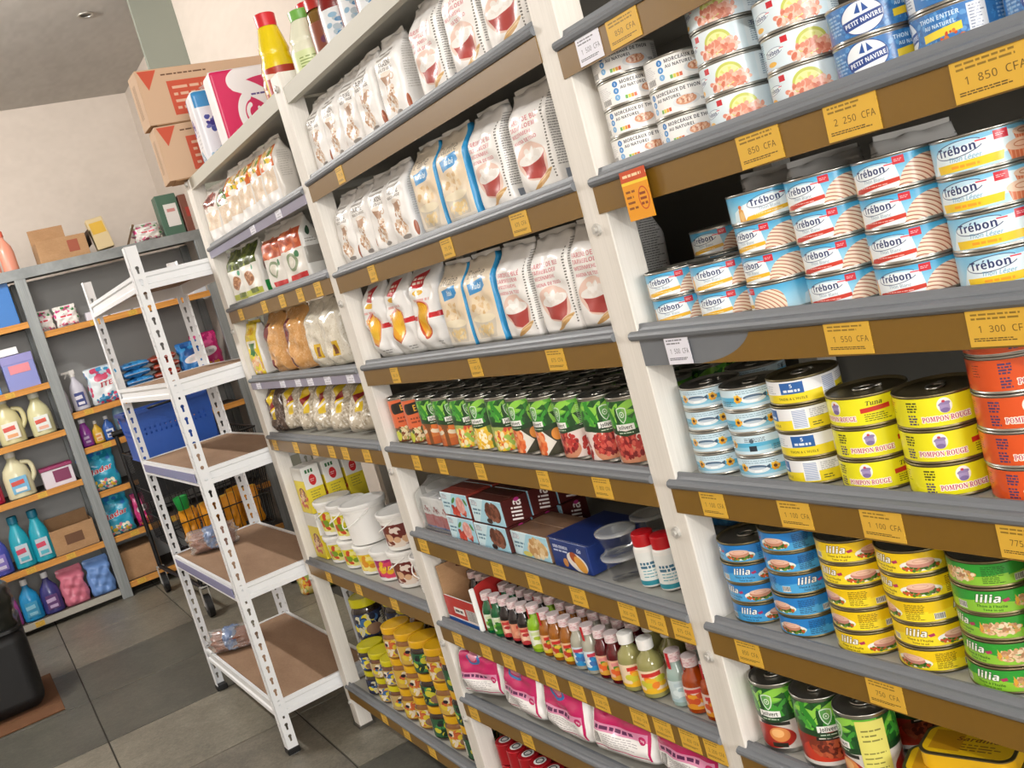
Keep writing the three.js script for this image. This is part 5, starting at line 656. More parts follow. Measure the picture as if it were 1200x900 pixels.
// ---------------------------------------------------------------- boltless white rack
{
  const rack = thing('boltless_rack', 'white perforated steel rack with brown fibreboard shelves, nearly empty', 'rack', [-3.535, 0, 0.062], R(1.8));
  const L = 0.9, D = 0.362, H = 1.69, W = 0.036, th = 0.0016, key = () => { const g = []; for (let y = 0.05; y < H - 0.04; y += 0.04) g.push(y); return g; };
  const plate = (w) => { const s = new THREE.Shape(); s.moveTo(0, 0); s.lineTo(w, 0); s.lineTo(w, H); s.lineTo(0, H); for (const y of key()) { const h = new THREE.Path(), x = w * 0.52; h.absarc(x, y + 0.012, 0.0058, -0.9, Math.PI + 0.9, false); h.lineTo(x - 0.0032, y - 0.006); h.lineTo(x + 0.0032, y - 0.006); s.holes.push(h); } return new THREE.ExtrudeGeometry(s, { depth: th, bevelEnabled: false, curveSegments: 6 }); };
  const pl = plate(W), angle = merge([pl.clone(), pl.clone().rotateY(Math.PI / 2).translate(0, 0, 0).translate(0, 0, W + 0)]); // faces to -x side and front
  const steel = std(0xeceef0, 0.35);
  for (const [sx, sz] of [[1, 1], [-1, 1], [1, -1], [-1, -1]]) {
    const g = merge([plate(W).translate(-W, 0, -th), plate(W).rotateY(Math.PI / 2).translate(-th, 0, 0)]); // corner at origin: faces +z and +x
    g.scale(sx, 1, sz); if (sx * sz < 0) { const p = g.attributes.position, n = g.attributes.normal; for (let i = 0; i < p.count; i += 3) { for (const a of [p, n]) { const t = [a.getX(i), a.getY(i), a.getZ(i)]; a.setXYZ(i, a.getX(i + 1), a.getY(i + 1), a.getZ(i + 1)); a.setXYZ(i + 1, ...t); } } }
    const post = part('upright', g, steel, rack, [sx * L / 2, 0, sz * D / 2]);
    part('rubber_foot', rb(W + 0.006, 0.022, W + 0.006, 0.004, -sx * W / 2, 0.011, -sz * W / 2, 1), M.black, post);
  }
  const beamP = (len) => extrudeX([[0, -0.05], [0.008, -0.05], [0.008, -0.036], [0.003, -0.032], [0.003, -0.014], [0.008, -0.01], [0.008, 0.002], [-0.003, 0.002], [-0.003, -0.006], [0, -0.006]], len);
  const boardMat = std(0xffffff, 0.75, { map: noiseTex(512, [152, 122, 96], [34, 34, 32], 51, [[3, 0.4], [10, 0.3], [60, 0.2], [180, 0.2]]) });
  for (const y of [1.602, 1.262, 0.973, 0.582, 0.182]) {
    for (const s of [1, -1]) { // long beams at front and rear, short beams at both ends
      const b = part('long_beam', beamP(L - 0.004), steel, rack, [-s * (L - 0.004) / 2, y, s * (D / 2 - 0.009)]); if (s < 0) b.rotation.y = Math.PI;
      const c = part('short_beam', beamP(D - 0.004), steel, rack, [s * (L / 2 - 0.009), y, s * (D - 0.004) / 2]); c.rotation.y = s * Math.PI / 2;
    }
    part('fibreboard', bx(L - 0.03, 0.008, D - 0.03, 0, y - 0.0045, 0), boardMat, rack);
    if (y < 1.1 && y > 0.3) part('label_holder', bx(0.8, 0.03, 0.002, 0, y - 0.024, D / 2 + 0.0015), phys(0x8f8fb4, 0.2), rack);
  }
}
const rackBag = (x, y, z, turn, label) => { const o = thing('bread_bag', label, 'bag', [x, y, z], turn); const b = part('loaf', bagGeo(0.16, 0.075, 0.09, { top: 0.6, bottom: 0.5, pow: 3, rip: 0.007, seed: 9 }), phys(0x8a4a26, 0.4), o); part('film', bagGeo(0.185, 0.085, 0.108, { top: 0.7, bottom: 0.45, pow: 3, rip: 0.006, seed: 5 }), M.film, o); part('blue_band', bagGeo(0.06, 0.087, 0.11, { top: 0.7, bottom: 0.45, pow: 3, rip: 0.005, seed: 6 }), phys(0x8fa3c9, 0.2, { transmission: 0.4, thickness: 0 }), o); };
{ const a = onY(240, 648, 0.585), b = onY(268, 762, 0.185); rackBag(a.x - 0.02, 0.586, a.z - 0.05, R(70), 'crinkled clear bag of buns on the middle fibreboard shelf'); rackBag(b.x, 0.186, b.z - 0.03, R(60), 'crinkled clear bag of buns on the lowest fibreboard shelf'); }
{ const p = onY(188, 318, 1.606), o = thing('paper_scrap', 'crumpled scrap of white paper on the rack top', 'paper', [-3.12, 1.605, 0.115], 0.4); part('scrap', new THREE.IcosahedronGeometry(0.022, 1).scale(1.2, 0.55, 0.9).translate(0, 0.011, 0), std(0xe9e4e2, 0.8), o); part('corner', new THREE.TetrahedronGeometry(0.014).translate(0.018, 0.008, 0.006), std(0xe2d9d9, 0.8), o); }
// ---------------------------------------------------------------- shelving along the back wall
const BX = -6.22;
{
  const o = thing('wall_shelving', 'grey galvanised shelving with orange-edged boards along the back wall', 'shelf', [0, 0, 0]);
  const galv = std(0xffffff, 0.5, { metalness: 0.35, map: noiseTex(256, [142, 146, 146], [40, 40, 40], 61, [[6, 0.4], [20, 0.4], [80, 0.2]]) }), wood = std(0xffffff, 0.6, { map: noiseTex(256, [206, 142, 62], [60, 56, 40], 62, [[3, 0.4], [12, 0.4], [60, 0.2]]) }), under = std(0x4a4038, 0.8), grey = std(0xb4b4b2, 0.8);
  for (const z of [1.33, 0.305, -0.745]) { part('post', rb(0.03, 2.0, 0.062, 0.003, BX + 0.012, 1.0, z - 0.031, 1), galv, o); part('rear_post', rb(0.03, 2.0, 0.05, 0.003, BX - 0.43, 1.0, z - 0.03, 1), galv, o); }
  part('top_plate', extrudeX([[0, 0], [0, 0.06], [-0.02, 0.06], [-0.02, 0.0]], 2.2).rotateY(Math.PI / 2).translate(BX + 0.03, 1.976, 1.4), galv, o); part('top_board', bx(0.5, 0.02, 2.2, BX - 0.24, 2.026, 0.3), std(0x54564f, 0.6), o);
  part('back_sheet', bx(0.006, 2.0, 2.2, BX - 0.47, 1.0, 0.3), grey, o);
  const tk = ticketG(8, 0.05, 0.03), bays = [[0.305, -0.745, [1.655, 1.155, 0.935, 0.66, 0.375, 0.085]], [1.33, 0.305, [1.735, 1.37, 1.08, 0.77, 0.375, 0.065]]];
  bays.forEach(([z0, z1, ys], b) => ys.forEach((y, k) => {
    const w = z0 - z1 - 0.062, zc = (z0 + z1 - 0.062) / 2; const bd = part('board', bx(0.45, 0.018, w, BX - 0.215, y - 0.012, zc), under, o); part('board_edge', bx(0.012, 0.036, w, BX + 0.006, y - 0.018, zc), b && k === 5 ? std(0xa9a59a, 0.7) : wood, bd);
    for (let t = 0; t < 4; t++) { if ((t + k + b) % 3 === 0) continue; const g = part('price_ticket', tk, ticketMat, bd, [BX + 0.0128, y - 0.018, z0 - 0.12 - t * (w / 4.4) - ((k * 31) % 7) * 0.012]); g.rotation.y = Math.PI / 2; }
  }));
}
const LV = { R: [1.655, 1.155, 0.935, 0.66, 0.375, 0.085], L: [1.735, 1.37, 1.08, 0.77, 0.375, 0.065] };
const bput = (px, py, y, x = BX - 0.07) => { const p = onX(px, py, x); return [x, y - 0.002, p.z]; };
const zput = (z, y, x = BX - 0.07) => [x, y - 0.002, z];
const FACE = Math.PI / 2; // goods on the back wall face the aisle
const boxB = (w, h, d, m, name, label, pos, turn = 0, group) => { const o = thing(name, label, 'box', pos, FACE + turn, group); part('carton', rb(w, h, d, 0.004, 0, h / 2, 0, 2), m, o); part('closing_flap', rb(w * 0.96, 0.003, d * 0.5, 0.001, 0, h + 0.001, d * 0.2, 1), Array.isArray(m) ? m[2] : m, o); return o; };
const kraftP = M.cardboard, plainS = (c, r = 0.4) => std(c, r);
const pouchK = (name, texKey, w, h, d, col) => bagKind(name, texKey, w, h, d, { top: 0.95, bottom: 0.35, pow: 4, rip: 0.004 }, 0.3, col, 'pouch');
const madar = pouchK('detergent_pouch', 'powderBlue', 0.205, 0.235, 0.08, 0x3f94b8), ite = pouchK('detergent_pouch', 'powderWhite', 0.2, 0.22, 0.1, 0xb9c3cc), deep = pouchK('detergent_pouch', 'powderDeep', 0.165, 0.22, 0.08, 0x2a6ab0), pink = pouchK('detergent_pouch', 'powderPink', 0.17, 0.25, 0.08, 0xa01a5c), pale = pouchK('wipes_pouch', 'powderPale', 0.13, 0.12, 0.08, 0xe0dcd6), sb = pouchK('detergent_packet', 'stackBlue', 0.24, 0.035, 0.18, 0x2a6ab0), sr = pouchK('detergent_packet', 'stackRed', 0.2, 0.035, 0.18, 0x9a4a30);
const flatPk = (texKey, name) => kind(name, 'packet', (o) => { part('packet', bagGeo(0.158, 0.22, 0.041, { top: 0.6, bottom: 0.55, pow: 4, rip: 0.003, seed: 3 }).rotateX(-Math.PI / 2).translate(0, 0.024, 0.11), pm(texKey, 0.3, { bumpMap: foilBump, bumpScale: 0.0016 }), o); part('end_seal', bx(0.14, 0.002, 0.012, 0, 0.024, 0.114), std(0xc9c3c6, 0.4), o); });
ite(zput(0.002, LV.R[1]), FACE, 'pale detergent pouch with red letters beside spray bottle'); deep(zput(-0.535, LV.R[1]), FACE, 'bright blue detergent pouch beside the folded red packets'); pink(zput(-0.655, LV.R[1], BX - 0.17), FACE, 'magenta detergent pouch beside the bright blue pouch');
const fb = flatPk('stackBlue', 'detergent_packet'), fr = flatPk('stackRed', 'detergent_packet');
for (let k = 0; k < 4; k++) { fb([BX - 0.13, LV.R[1] - 0.002 + k * 0.05, -0.19], FACE + (k % 2) * 0.06 - 0.03, `flat blue detergent packet, ${level(k, 4)} of four beside the pale pouch`, 'flat blue packets'); fr([BX - 0.13, LV.R[1] - 0.002 + k * 0.05, -0.365], FACE - (k % 2) * 0.08 + 0.03, `flat rust red packet, ${level(k, 4)} of four beside blue packets`, 'flat red packets'); }
madar(zput(0.195, LV.R[3]), FACE, 'turquoise detergent pouch with red name, upper of two'); madar(zput(0.195, LV.R[4]), FACE, 'turquoise detergent pouch with red name, lower of two');
pouchK('purple_pouch', 'powderPink', 0.09, 0.2, 0.06, 0x5a3a7a)(zput(0.035, LV.R[4]), FACE, 'purple detergent pouch beside the lower turquoise pouch');
pale(zput(0.23, LV.R[0]), FACE + 0.1, 'white wipes pouch with pink and green corner by post', 'wipes pouches'); pale(zput(0.09, LV.R[0]), FACE - 0.05, 'white wipes pouch with green corner, second from post', 'wipes pouches');
[-0.07, -0.205, -0.34, -0.475, -0.61, -0.7].forEach((z, i) => boxB(i === 5 ? 0.08 : 0.12, 0.05 + 0.01 * (i % 2), 0.08, plainS([0xdcd9e2, 0xe3e1e6, 0xd6dbe3][i % 3]), 'soap_box', `small pale soap box, ${ORD[i]} from the wipes pouches`, zput(z, LV.R[0]), 0.03 * (i % 3), 'small pale soap boxes'));
// bottles seen from the front: flattened lathe bodies
const blot = (name, col, capC, w, h, d, { neck = 0.3, handle, label: lab, spray, cat = 'bottle' } = {}) => kind(name, cat, (o) => {
  const r = w / 2, b = lathe([[0.0005, 0], [r * 0.94, 0], [r, 0.01], [r, h * 0.45], [r * 0.86, h * 0.62], [r * neck, h * 0.8], [r * neck, h * 0.88], [0.0005, h * 0.88]], 32).scale(1, 1, d / w); part('bottle', b, phys(col, 0.28, { clearcoat: 0.3 }), o);
  if (spray) { part('spray_head', merge([rb(0.035, 0.03, 0.024, 0.006, 0, h * 0.97, 0), rb(0.05, 0.016, 0.018, 0.005, -0.035, h * 0.99, 0), new THREE.CylinderGeometry(0.013, 0.016, h * 0.08, 16).translate(0, h * 0.9, 0)]), std(capC, 0.4), o); part('trigger', rod([-0.03, h * 0.97, 0], [-0.045, h * 0.86, 0], 0.004), std(capC, 0.4), o); }
  else part('cap', lathe([[r * neck * 1.15, h * 0.86], [r * neck * 1.15, h * 0.985], [r * neck, h], [0.0005, h]], 24), std(capC, 0.4), o);
  if (lab) { part('front_label', rb(w * 0.6, h * 0.34, 0.003, 0.001, 0, h * 0.28, d / 2 + 0.0005, 1), std(lab[0], 0.4), o); part('name_print', rb(w * 0.46, h * 0.09, 0.002, 0.0008, 0, h * 0.33, d / 2 + 0.0024, 1).rotateZ(0.08), std(lab[1], 0.4), o); part('picture_print', rb(w * 0.4, h * 0.07, 0.002, 0.0008, 0, h * 0.18, d / 2 + 0.0024, 1), std(lab[2] ?? lab[1], 0.4), o); }
  if (handle) part('handle', tube([[r * 0.5, h * 0.72, 0], [r * 1.12, h * 0.66, 0], [r * 1.22, h * 0.42, 0], [r * 0.9, h * 0.28, 0]], 0.014, 20, 10), phys(col, 0.28), o);
});
const put1 = (make, z, y, label, group, x) => make(zput(z, y, x), FACE, label, group);
put1(blot('polish_bottle', 0xbcb8c6, 0xb08a3a, 0.075, 0.22, 0.05, { neck: 0.2, label: [0xc9c3d6, 0x8a5aa0] }), 0.262, LV.R[1], 'pale bottle with gold cap beside the galvanised post');
put1(blot('spray_bottle', 0xc9c7d3, 0xdedbd6, 0.09, 0.24, 0.06, { spray: true, label: [0x2f3a7a, 0xd9d6e0, 0xe6e3ea] }), 0.165, LV.R[1], 'white trigger spray bottle with navy band');
const purp = blot('softener_bottle', 0x8f2f9a, 0xdfe0e6, 0.066, 0.17, 0.045, { neck: 0.5, label: [0x7a2a8c, 0xc9b0d6] });
put1(purp, 0.268, LV.R[2], 'purple bottle with white cap beside galvanised post', 'purple bottles'); put1(purp, 0.198, LV.R[2], 'purple bottle with white cap beside the yellow bottle', 'purple bottles');
put1(blot('yellow_bottle', 0xd0a528, 0xe6e2da, 0.06, 0.14, 0.04, { label: [0xe3c9a0, 0xd98a3a] }), 0.132, LV.R[2], 'small yellow bottle with white cap'); put1(blot('blue_bottle', 0x2a5aa8, 0xe6e6ea, 0.07, 0.15, 0.045, { label: [0xd9dde6, 0x2a4a8c] }), 0.066, LV.R[2], 'small blue and white bottle beside yellow bottle');
put1(blot('blue_sprayer', 0x8fb5cf, 0x2f94cf, 0.09, 0.25, 0.05, { spray: true, label: [0xdfe5ea, 0xc94a5a] }), -0.030, LV.R[2], 'pale spray bottle with bright blue trigger', undefined, BX - 0.16);
boxB(0.24, 0.18, 0.3, kraftP, 'cardboard_box', 'open brown cardboard box on the lowest shelf by trolley', zput(0.15, LV.R[5], BX - 0.18)); 
boxB(0.2, 0.27, 0.12, plainS(0x2a6fb8), 'blue_box', 'bright blue carton on the topmost orange-edged board', zput(0.44, LV.L[0]));
boxB(0.17, 0.2, 0.14, [0, 1, 2, 3, 4, 5].map((i) => plainS(i === 2 ? 0xb9b6d9 : 0x7f86c4)), 'detergent_carton', 'lavender detergent carton beside galvanised post', zput(0.425, LV.L[1])); { const o = scene.children[scene.children.length - 1]; part('red_name', rb(0.11, 0.05, 0.002, 0.0008, 0, 0.12, 0.0705, 1), plainS(0xd9808a), o); part('lid_band', rb(0.172, 0.05, 0.142, 0.003, 0, 0.177, 0, 1), plainS(0x8a86c0), o); }
boxB(0.12, 0.04, 0.1, plainS(0xe4e4e4), 'soap_box', 'small white box on top of the lavender carton', [BX - 0.09, LV.L[1] + 0.205, 0.46]); boxB(0.14, 0.2, 0.12, plainS(0x3f7fc4), 'detergent_carton', 'blue detergent carton beside the lavender one', zput(0.62, LV.L[1]));
const jug = blot('laundry_jug', 0xd3cb9a, 0xcfcdbb, 0.14, 0.28, 0.1, { handle: true, neck: 0.34, label: [0xe3e0d6, 0xd04a3c, 0xe0a06a] });
put1(jug, 0.570, LV.L[2], 'large cream laundry jug with handle and white label', 'cream laundry jugs'); put1(blot('laundry_bottle', 0xcfcb9e, 0xc9c9b8, 0.13, 0.26, 0.09, { neck: 0.4, label: [0xdfe5e0, 0xd0503c, 0xe0a890] }), 0.402, LV.L[2], 'cream laundry bottle beside the galvanised post');
put1(blot('laundry_jug', 0xd9d3ae, 0xd0cdc0, 0.15, 0.28, 0.1, { handle: true, neck: 0.34, label: [0x6fb0d6, 0xd04a3c, 0xe9e3d9] }), 0.62, LV.L[3], 'cream laundry jug with blue label below the cream bottle'); put1(blot('red_bottle', 0xa8123a, 0xb01a3c, 0.1, 0.24, 0.07, { label: [0xb82a5a, 0x7a2a8a] }), 0.765, LV.L[3], 'crimson laundry bottle beside the blue-labelled jug');
boxB(0.17, 0.12, 0.12, [0, 1, 2, 3, 4, 5].map((i) => plainS(i === 2 ? 0x8a1f5a : 0xd9d0d8)), 'capsule_tub', 'white and plum detergent capsule box beside post', zput(0.415, LV.L[3])); { const o = scene.children[scene.children.length - 1]; part('plum_print', rb(0.09, 0.07, 0.002, 0.0008, 0.02, 0.06, 0.0605, 1), plainS(0x7a1f4f), o); part('lid', rb(0.18, 0.02, 0.13, 0.004, 0, 0.115, 0, 1), plainS(0x8f2458), o); }
const teal = blot('softener_bottle', 0x1f9fb4, 0x0f6a84, 0.11, 0.31, 0.08, { neck: 0.44, label: [0xb9c9d3, 0xc93a5a, 0x4fb0c4] });
put1(teal, 0.720, LV.L[4], 'turquoise softener bottle beside the violet bottle', 'turquoise softener bottles'); put1(teal, 0.612, LV.L[4], 'turquoise softener bottle beside the cardboard box', 'turquoise softener bottles'); put1(blot('violet_bottle', 0x4a4fa8, 0x3a3f90, 0.115, 0.27, 0.08, { neck: 0.44, label: [0x7a6ab8, 0xc9c3dd] }), 0.845, LV.L[4], 'violet blue softener bottle beside turquoise bottles');
{ const p = zput(0.44, LV.L[4], BX - 0.16), o = thing('open_carton', 'open brown cardboard box beside turquoise bottles', 'box', p, FACE); const w = 0.24, h = 0.15, d = 0.24; part('front_wall', bx(w, h, 0.004, 0, h / 2, d / 2), kraftP, o); part('rear_wall', bx(w, h + 0.05, 0.004, 0, (h + 0.05) / 2, -d / 2), kraftP, o); for (const s of [-1, 1]) part('side_wall', bx(0.004, h, d, s * w / 2, h / 2, 0), kraftP, o); part('base', bx(w, 0.004, d, 0, 0.002, 0), kraftP, o); part('shipping_print', rb(0.1, 0.06, 0.001, 0.0004, 0, h / 2, d / 2 + 0.0024, 1), std(0x6a4a34, 0.8), o); }
put1(blot('pink_bottle', 0xb04a90, 0xe6e3e6, 0.095, 0.24, 0.07, { neck: 0.3 }), 0.88, LV.L[5], 'pink bottle with white cap on the lowest board'); put1(blot('aqua_bottle', 0x1a8fc9, 0xe6e6e6, 0.11, 0.25, 0.08, { neck: 0.3, label: [0x3f9ac4, 0x8ac4dc] }), 0.772, LV.L[5], 'bright blue bottle with white cap on the lowest board'); put1(blot('dark_purple_bottle', 0x3a3878, 0xe3e3e6, 0.11, 0.25, 0.08, { neck: 0.3, label: [0x5a2f6a, 0xb9a0c4] }), 0.66, LV.L[5], 'dark purple bottle with white cap on the lowest board');
const refill = (name, c) => { const m = phys(c, 0.25, { bumpMap: foilBump, bumpScale: 0.003 }); return bagKind(name, null, 0.14, 0.22, 0.08, { top: 0.95, bottom: 0.2, pow: 3.4, rip: 0.006 }, 0.3, c, 'pouch', m); };
refill('pink_refill_pouch', 0xd07488)(zput(0.53, LV.L[5]), FACE, 'rose pink refill pouch beside the dark purple bottle'); refill('blue_refill_pouch', 0x6f94cf)(zput(0.378, LV.L[5]), FACE, 'pale blue refill pouch beside galvanised post');
// on the top plate
const tp2 = 2.038;
{ const p = onX(76, 306, -6.35), o = thing('open_box', 'open brown cardboard box with raised flap on the top plate', 'box', [-6.36, tp2, p.z], FACE); part('carton', rb(0.28, 0.13, 0.24, 0.003, 0, 0.065, 0, 1), kraftP, o); part('raised_flap', bx(0.2, 0.1, 0.004, -0.04, 0.18, -0.1), kraftP, o); part('side_flap', bx(0.004, 0.09, 0.2, 0.165, 0.1, 0).rotateZ(0), std(0x4a3626, 0.85), o); part('red_print', rb(0.06, 0.07, 0.001, 0.0004, 0.06, 0.07, 0.121, 1), std(0x9a5440, 0.85), o); }
{ const p = onX(126, 296, -6.3), o = boxB(0.1, 0.19, 0.06, [0, 1, 2, 3, 4, 5].map(() => std(0xcdb98f, 0.7)), 'small_carton', 'small tan carton with yellow print leaning on the top plate', [-6.3, tp2 + 0.008, p.z]); lean(o, -4, 6); part('yellow_print', rb(0.08, 0.07, 0.001, 0.0004, 0, 0.13, 0.0306, 1), std(0xcfa63a, 0.6), o); }
{ const p = onX(175, 284, -6.33); bagKind('white_bundle', 'powderPale', 0.17, 0.11, 0.13, { top: 0.7, bottom: 0.4, pow: 2.6, rip: 0.008 }, 0.3, 0xd6d3d0)([-6.33, tp2 + 0.001, p.z], FACE, 'white printed bundle lying on the top plate'); const b = thing('wooden_stick', 'short dark wooden offcut leaning beside the white bundle', 'wood', [-6.28, tp2 + 0.001, onX(150, 290, -6.3).z]); part('stick', rb(0.02, 0.13, 0.012, 0.002, 0, 0.064, 0, 1), std(0x5e4a34, 0.8), b); part('end_cap', rb(0.021, 0.008, 0.013, 0.002, 0, 0.128, 0, 1), std(0x77603f, 0.8), b); lean(b, -30, 0); }
{ const p = onX(206, 279, -6.34), o = boxB(0.13, 0.26, 0.1, [0, 1, 2, 3, 4, 5].map(() => plainS(0x4a6a58)), 'tall_carton', 'tall green carton with white panel on the top plate', [-6.34, tp2, p.z]); part('white_panel', rb(0.08, 0.14, 0.001, 0.0004, 0.012, 0.13, 0.0506, 1), plainS(0xdedad6), o); part('red_print', rb(0.05, 0.02, 0.001, 0.0004, 0.012, 0.16, 0.0512, 1), plainS(0xc98a86), o); const q = boxB(0.1, 0.24, 0.1, plainS(0x7a4a3c), 'tall_carton', 'tall russet carton beside the green carton', [-6.34, tp2, p.z - 0.125]); part('red_print', rb(0.05, 0.06, 0.001, 0.0004, 0, 0.13, 0.0506, 1), plainS(0xa83a30), q); }
const coral = blot('coral_bottle', 0xd98f78, 0xc9583f, 0.085, 0.24, 0.06, { neck: 0.3 }); [[-6, 323], [15, 320]].forEach(([px, py], i) => { const p = onX(px, py, -6.3); coral([-6.3, tp2, p.z], FACE, `coral pink bottle with red cap, ${i ? 'beside the open box' : 'further from the open box'}`, 'coral bottles'); });
// ---------------------------------------------------------------- wire trolley with a blue basket, bin
{
  const o = thing('shopping_trolley', 'black wire shopping trolley parked behind the white rack', 'trolley', [-5.5, 0, -0.2]), wires = [], x0 = -0.45, x1 = 0.45, z0 = -0.27, z1 = 0.28, y0 = 0.34, y1 = 0.86, m = std(0x0e0e10, 0.4);
  const face4 = (n, f) => { for (let k = 0; k <= n; k++) f(k / n); };
  const side = (name, a, b, n) => { const l = []; face4(n, (t) => { const q = a.map((v, i) => v + (b[i] - v) * t); l.push(rod([q[0] * 0.9, y0, q[1] * 0.9], [q[0], y1, q[1]], 0.0022, 5)); }); for (const y of [y0, 0.5, 0.66, y1]) { const s = 0.9 + 0.1 * (y - y0) / (y1 - y0); l.push(rod([a[0] * s, y, a[1] * s], [b[0] * s, y, b[1] * s], y === y1 ? 0.006 : 0.0035, 6)); } part(name, merge(l), m, o); };
  side('wire_front', [x1, z0], [x1, z1], 14); side('wire_end', [x0, z0], [x0, z1], 14); side('wire_side', [x0, z0], [x1, z0], 20); side('wire_side', [x0, z1], [x1, z1], 20);
  { const l = []; for (let k = 0; k <= 12; k++) l.push(rod([x0 * 0.9, y0, z0 * 0.9 + k / 12 * (z1 - z0) * 0.9], [x1 * 0.9, y0, z0 * 0.9 + k / 12 * (z1 - z0) * 0.9], 0.0025, 5)); part('wire_floor', merge(l), m, o); }
  part('chassis', merge([rod([x0, 0.16, z0], [x1, 0.16, z0 * 0.8], 0.012, 8), rod([x0, 0.16, z1], [x1, 0.16, z1 * 0.8], 0.012, 8), rod([x1, 0.16, z0 * 0.8], [x1, 0.16, z1 * 0.8], 0.012, 8), rod([x0, 0.16, z0], [x0, 0.98, z0], 0.012, 8), rod([x0, 0.16, z1], [x0, 0.98, z1], 0.012, 8), rod([x1 * 0.9, 0.16, z0 * 0.8], [x1 * 0.9, y0, z0 * 0.8], 0.01, 8), rod([x1 * 0.9, 0.16, z1 * 0.8], [x1 * 0.9, y0, z1 * 0.8], 0.01, 8)]), m, o);
  part('handle', rod([x0, 0.98, z0 - 0.02], [x0, 0.98, z1 + 0.02], 0.018, 12), M.black, o); part('child_flap', bx(0.006, 0.3, 0.5, x0 + 0.05, 0.7, 0), std(0x131316, 0.5), o);
  for (const [x, z] of [[x0, z0], [x0, z1], [x1, z0 * 0.8], [x1, z1 * 0.8]]) { const w = part('castor_wheel', new THREE.CylinderGeometry(0.06, 0.06, 0.028, 24).rotateX(Math.PI / 2), M.black, o, [x, 0.061, z]); part('hub', new THREE.CylinderGeometry(0.024, 0.024, 0.032, 16).rotateX(Math.PI / 2), std(0x77777a, 0.4), w); part('castor_fork', merge([bx(0.03, 0.1, 0.004, 0, 0.05, 0.019), bx(0.03, 0.1, 0.004, 0, 0.05, -0.019), bx(0.03, 0.006, 0.042, 0, 0.1, 0)]), M.bolt, w); }
  const yel = kind('yellow_packet', 'packet', (g) => { part('packet', bagGeo(0.09, 0.2, 0.06, { top: 0.95, bottom: 0.4, pow: 3, rip: 0.004, seed: 8 }), phys(0xd98f14, 0.3), g); part('top_seal', sealGeo(0.08, 0.012, 0.196, 2), std(0xe0b040, 0.4), g); });
  [[0.3, -0.17], [0.3, -0.06], [0.3, 0.06], [0.3, 0.16], [0.16, -0.12]].forEach(([x, z], i) => yel([-5.5 + x, 0.346, -0.2 + z], FACE + 0.1 * i, `yellow packet standing in the trolley, ${i < 4 ? ORD[i] + ' along its front' : 'set further inside'}`, 'yellow packets in the trolley'));
  { const g = thing('green_pot', 'small bright green cup on yellow packets in the trolley', 'cup', [-5.2, 0.548, -0.03]); part('cup', lathe([[0.0005, 0], [0.03, 0], [0.04, 0.07], [0.037, 0.07], [0.027, 0.004], [0.0005, 0.004]], 24), std(0x1f9a44, 0.4), g); part('stem', new THREE.CylinderGeometry(0.006, 0.006, 0.03, 10).translate(0, 0.015, 0), std(0xd9c23a, 0.5), g); }
  const bl = thing('shopping_basket', 'blue plastic shopping basket resting on the trolley rim', 'basket', [-5.14, 0.868, -0.08], 0), bm = std(0x1d4fa8, 0.4);
  const wall = (w, h) => { const s = new THREE.Shape(); s.moveTo(-w / 2 * 0.9, 0); s.lineTo(w / 2 * 0.9, 0); s.lineTo(w / 2, h); s.lineTo(-w / 2, h); for (let j = 0; j < 2; j++) for (let k = 0; k < 14; k++) { const x = -w * 0.38 + k * w * 0.76 / 13, y = h * (0.5 + j * 0.1), q = new THREE.Path(); q.moveTo(x - 0.004, y); q.lineTo(x + 0.004, y); q.lineTo(x + 0.004, y + 0.012); q.lineTo(x - 0.004, y + 0.012); s.holes.push(q); } return new THREE.ExtrudeGeometry(s, { depth: 0.004, bevelEnabled: false }); };
  part('wall', wall(0.42, 0.24).rotateY(Math.PI / 2).translate(0.13, 0, 0), bm, bl); part('wall', wall(0.42, 0.24).rotateY(Math.PI / 2).translate(-0.13, 0, 0), bm, bl); part('wall', wall(0.27, 0.24).translate(0, 0, 0.195), bm, bl); part('wall', wall(0.27, 0.24).translate(0, 0, -0.2), bm, bl); part('base', bx(0.27, 0.005, 0.4, 0, 0.003, 0), bm, bl); part('rim', merge([bx(0.3, 0.018, 0.02, 0, 0.24, 0.208), bx(0.3, 0.018, 0.02, 0, 0.24, -0.208), bx(0.02, 0.018, 0.42, 0.14, 0.24, 0), bx(0.02, 0.018, 0.42, -0.14, 0.24, 0)]), std(0x16408c, 0.4), bl); part('carry_handle', tube([[0.14, 0.245, -0.1], [0.175, 0.25, -0.06], [0.178, 0.25, 0.06], [0.14, 0.245, 0.1]], 0.006, 20, 8), M.black, bl);
  const gs = pouchK('green_sack', 'jolMix', 0.26, 0.24, 0.14, 0x2f6a2a); gs([-4.75, 0.0, -0.5], FACE, 'green printed sack standing on the floor beside the trolley'); 
}
{
  const o = thing('waste_bin', 'black square waste bin with a dark liner standing on cardboard', 'bin', [-4.94, 0.007, 1.055]);
  part('body', new RoundedBoxGeometry(0.42, 0.37, 0.44, 5, 0.06).translate(0, 0.186, 0), std(0x060607, 0.6), o); part('liner', bagGeo(0.39, 0.24, 0.41, { top: 0.3, bottom: 0.0, pow: 6, rip: 0.006, seed: 3 }).translate(0, 0.36, 0), phys(0x171914, 0.3, { clearcoat: 0.3 }), o); part('rim', rrPrism(0.425, 0.445, 0.06, 0.014, 0.362), std(0x131313, 0.4), o);
  const c = thing('cardboard_sheet', 'flat brown cardboard sheet under the black bin', 'cardboard', [-4.9, 0.0006, 1.08], R(1)); part('sheet', rb(0.66, 0.006, 0.58, 0.002, 0, 0.003, 0, 1), std(0x8f7860, 0.9, { map: M.cardboard.map }), c); part('fold_line', bx(0.002, 0.0008, 0.57, 0.2, 0.0062, 0), std(0x6d5036, 0.9), c);
}
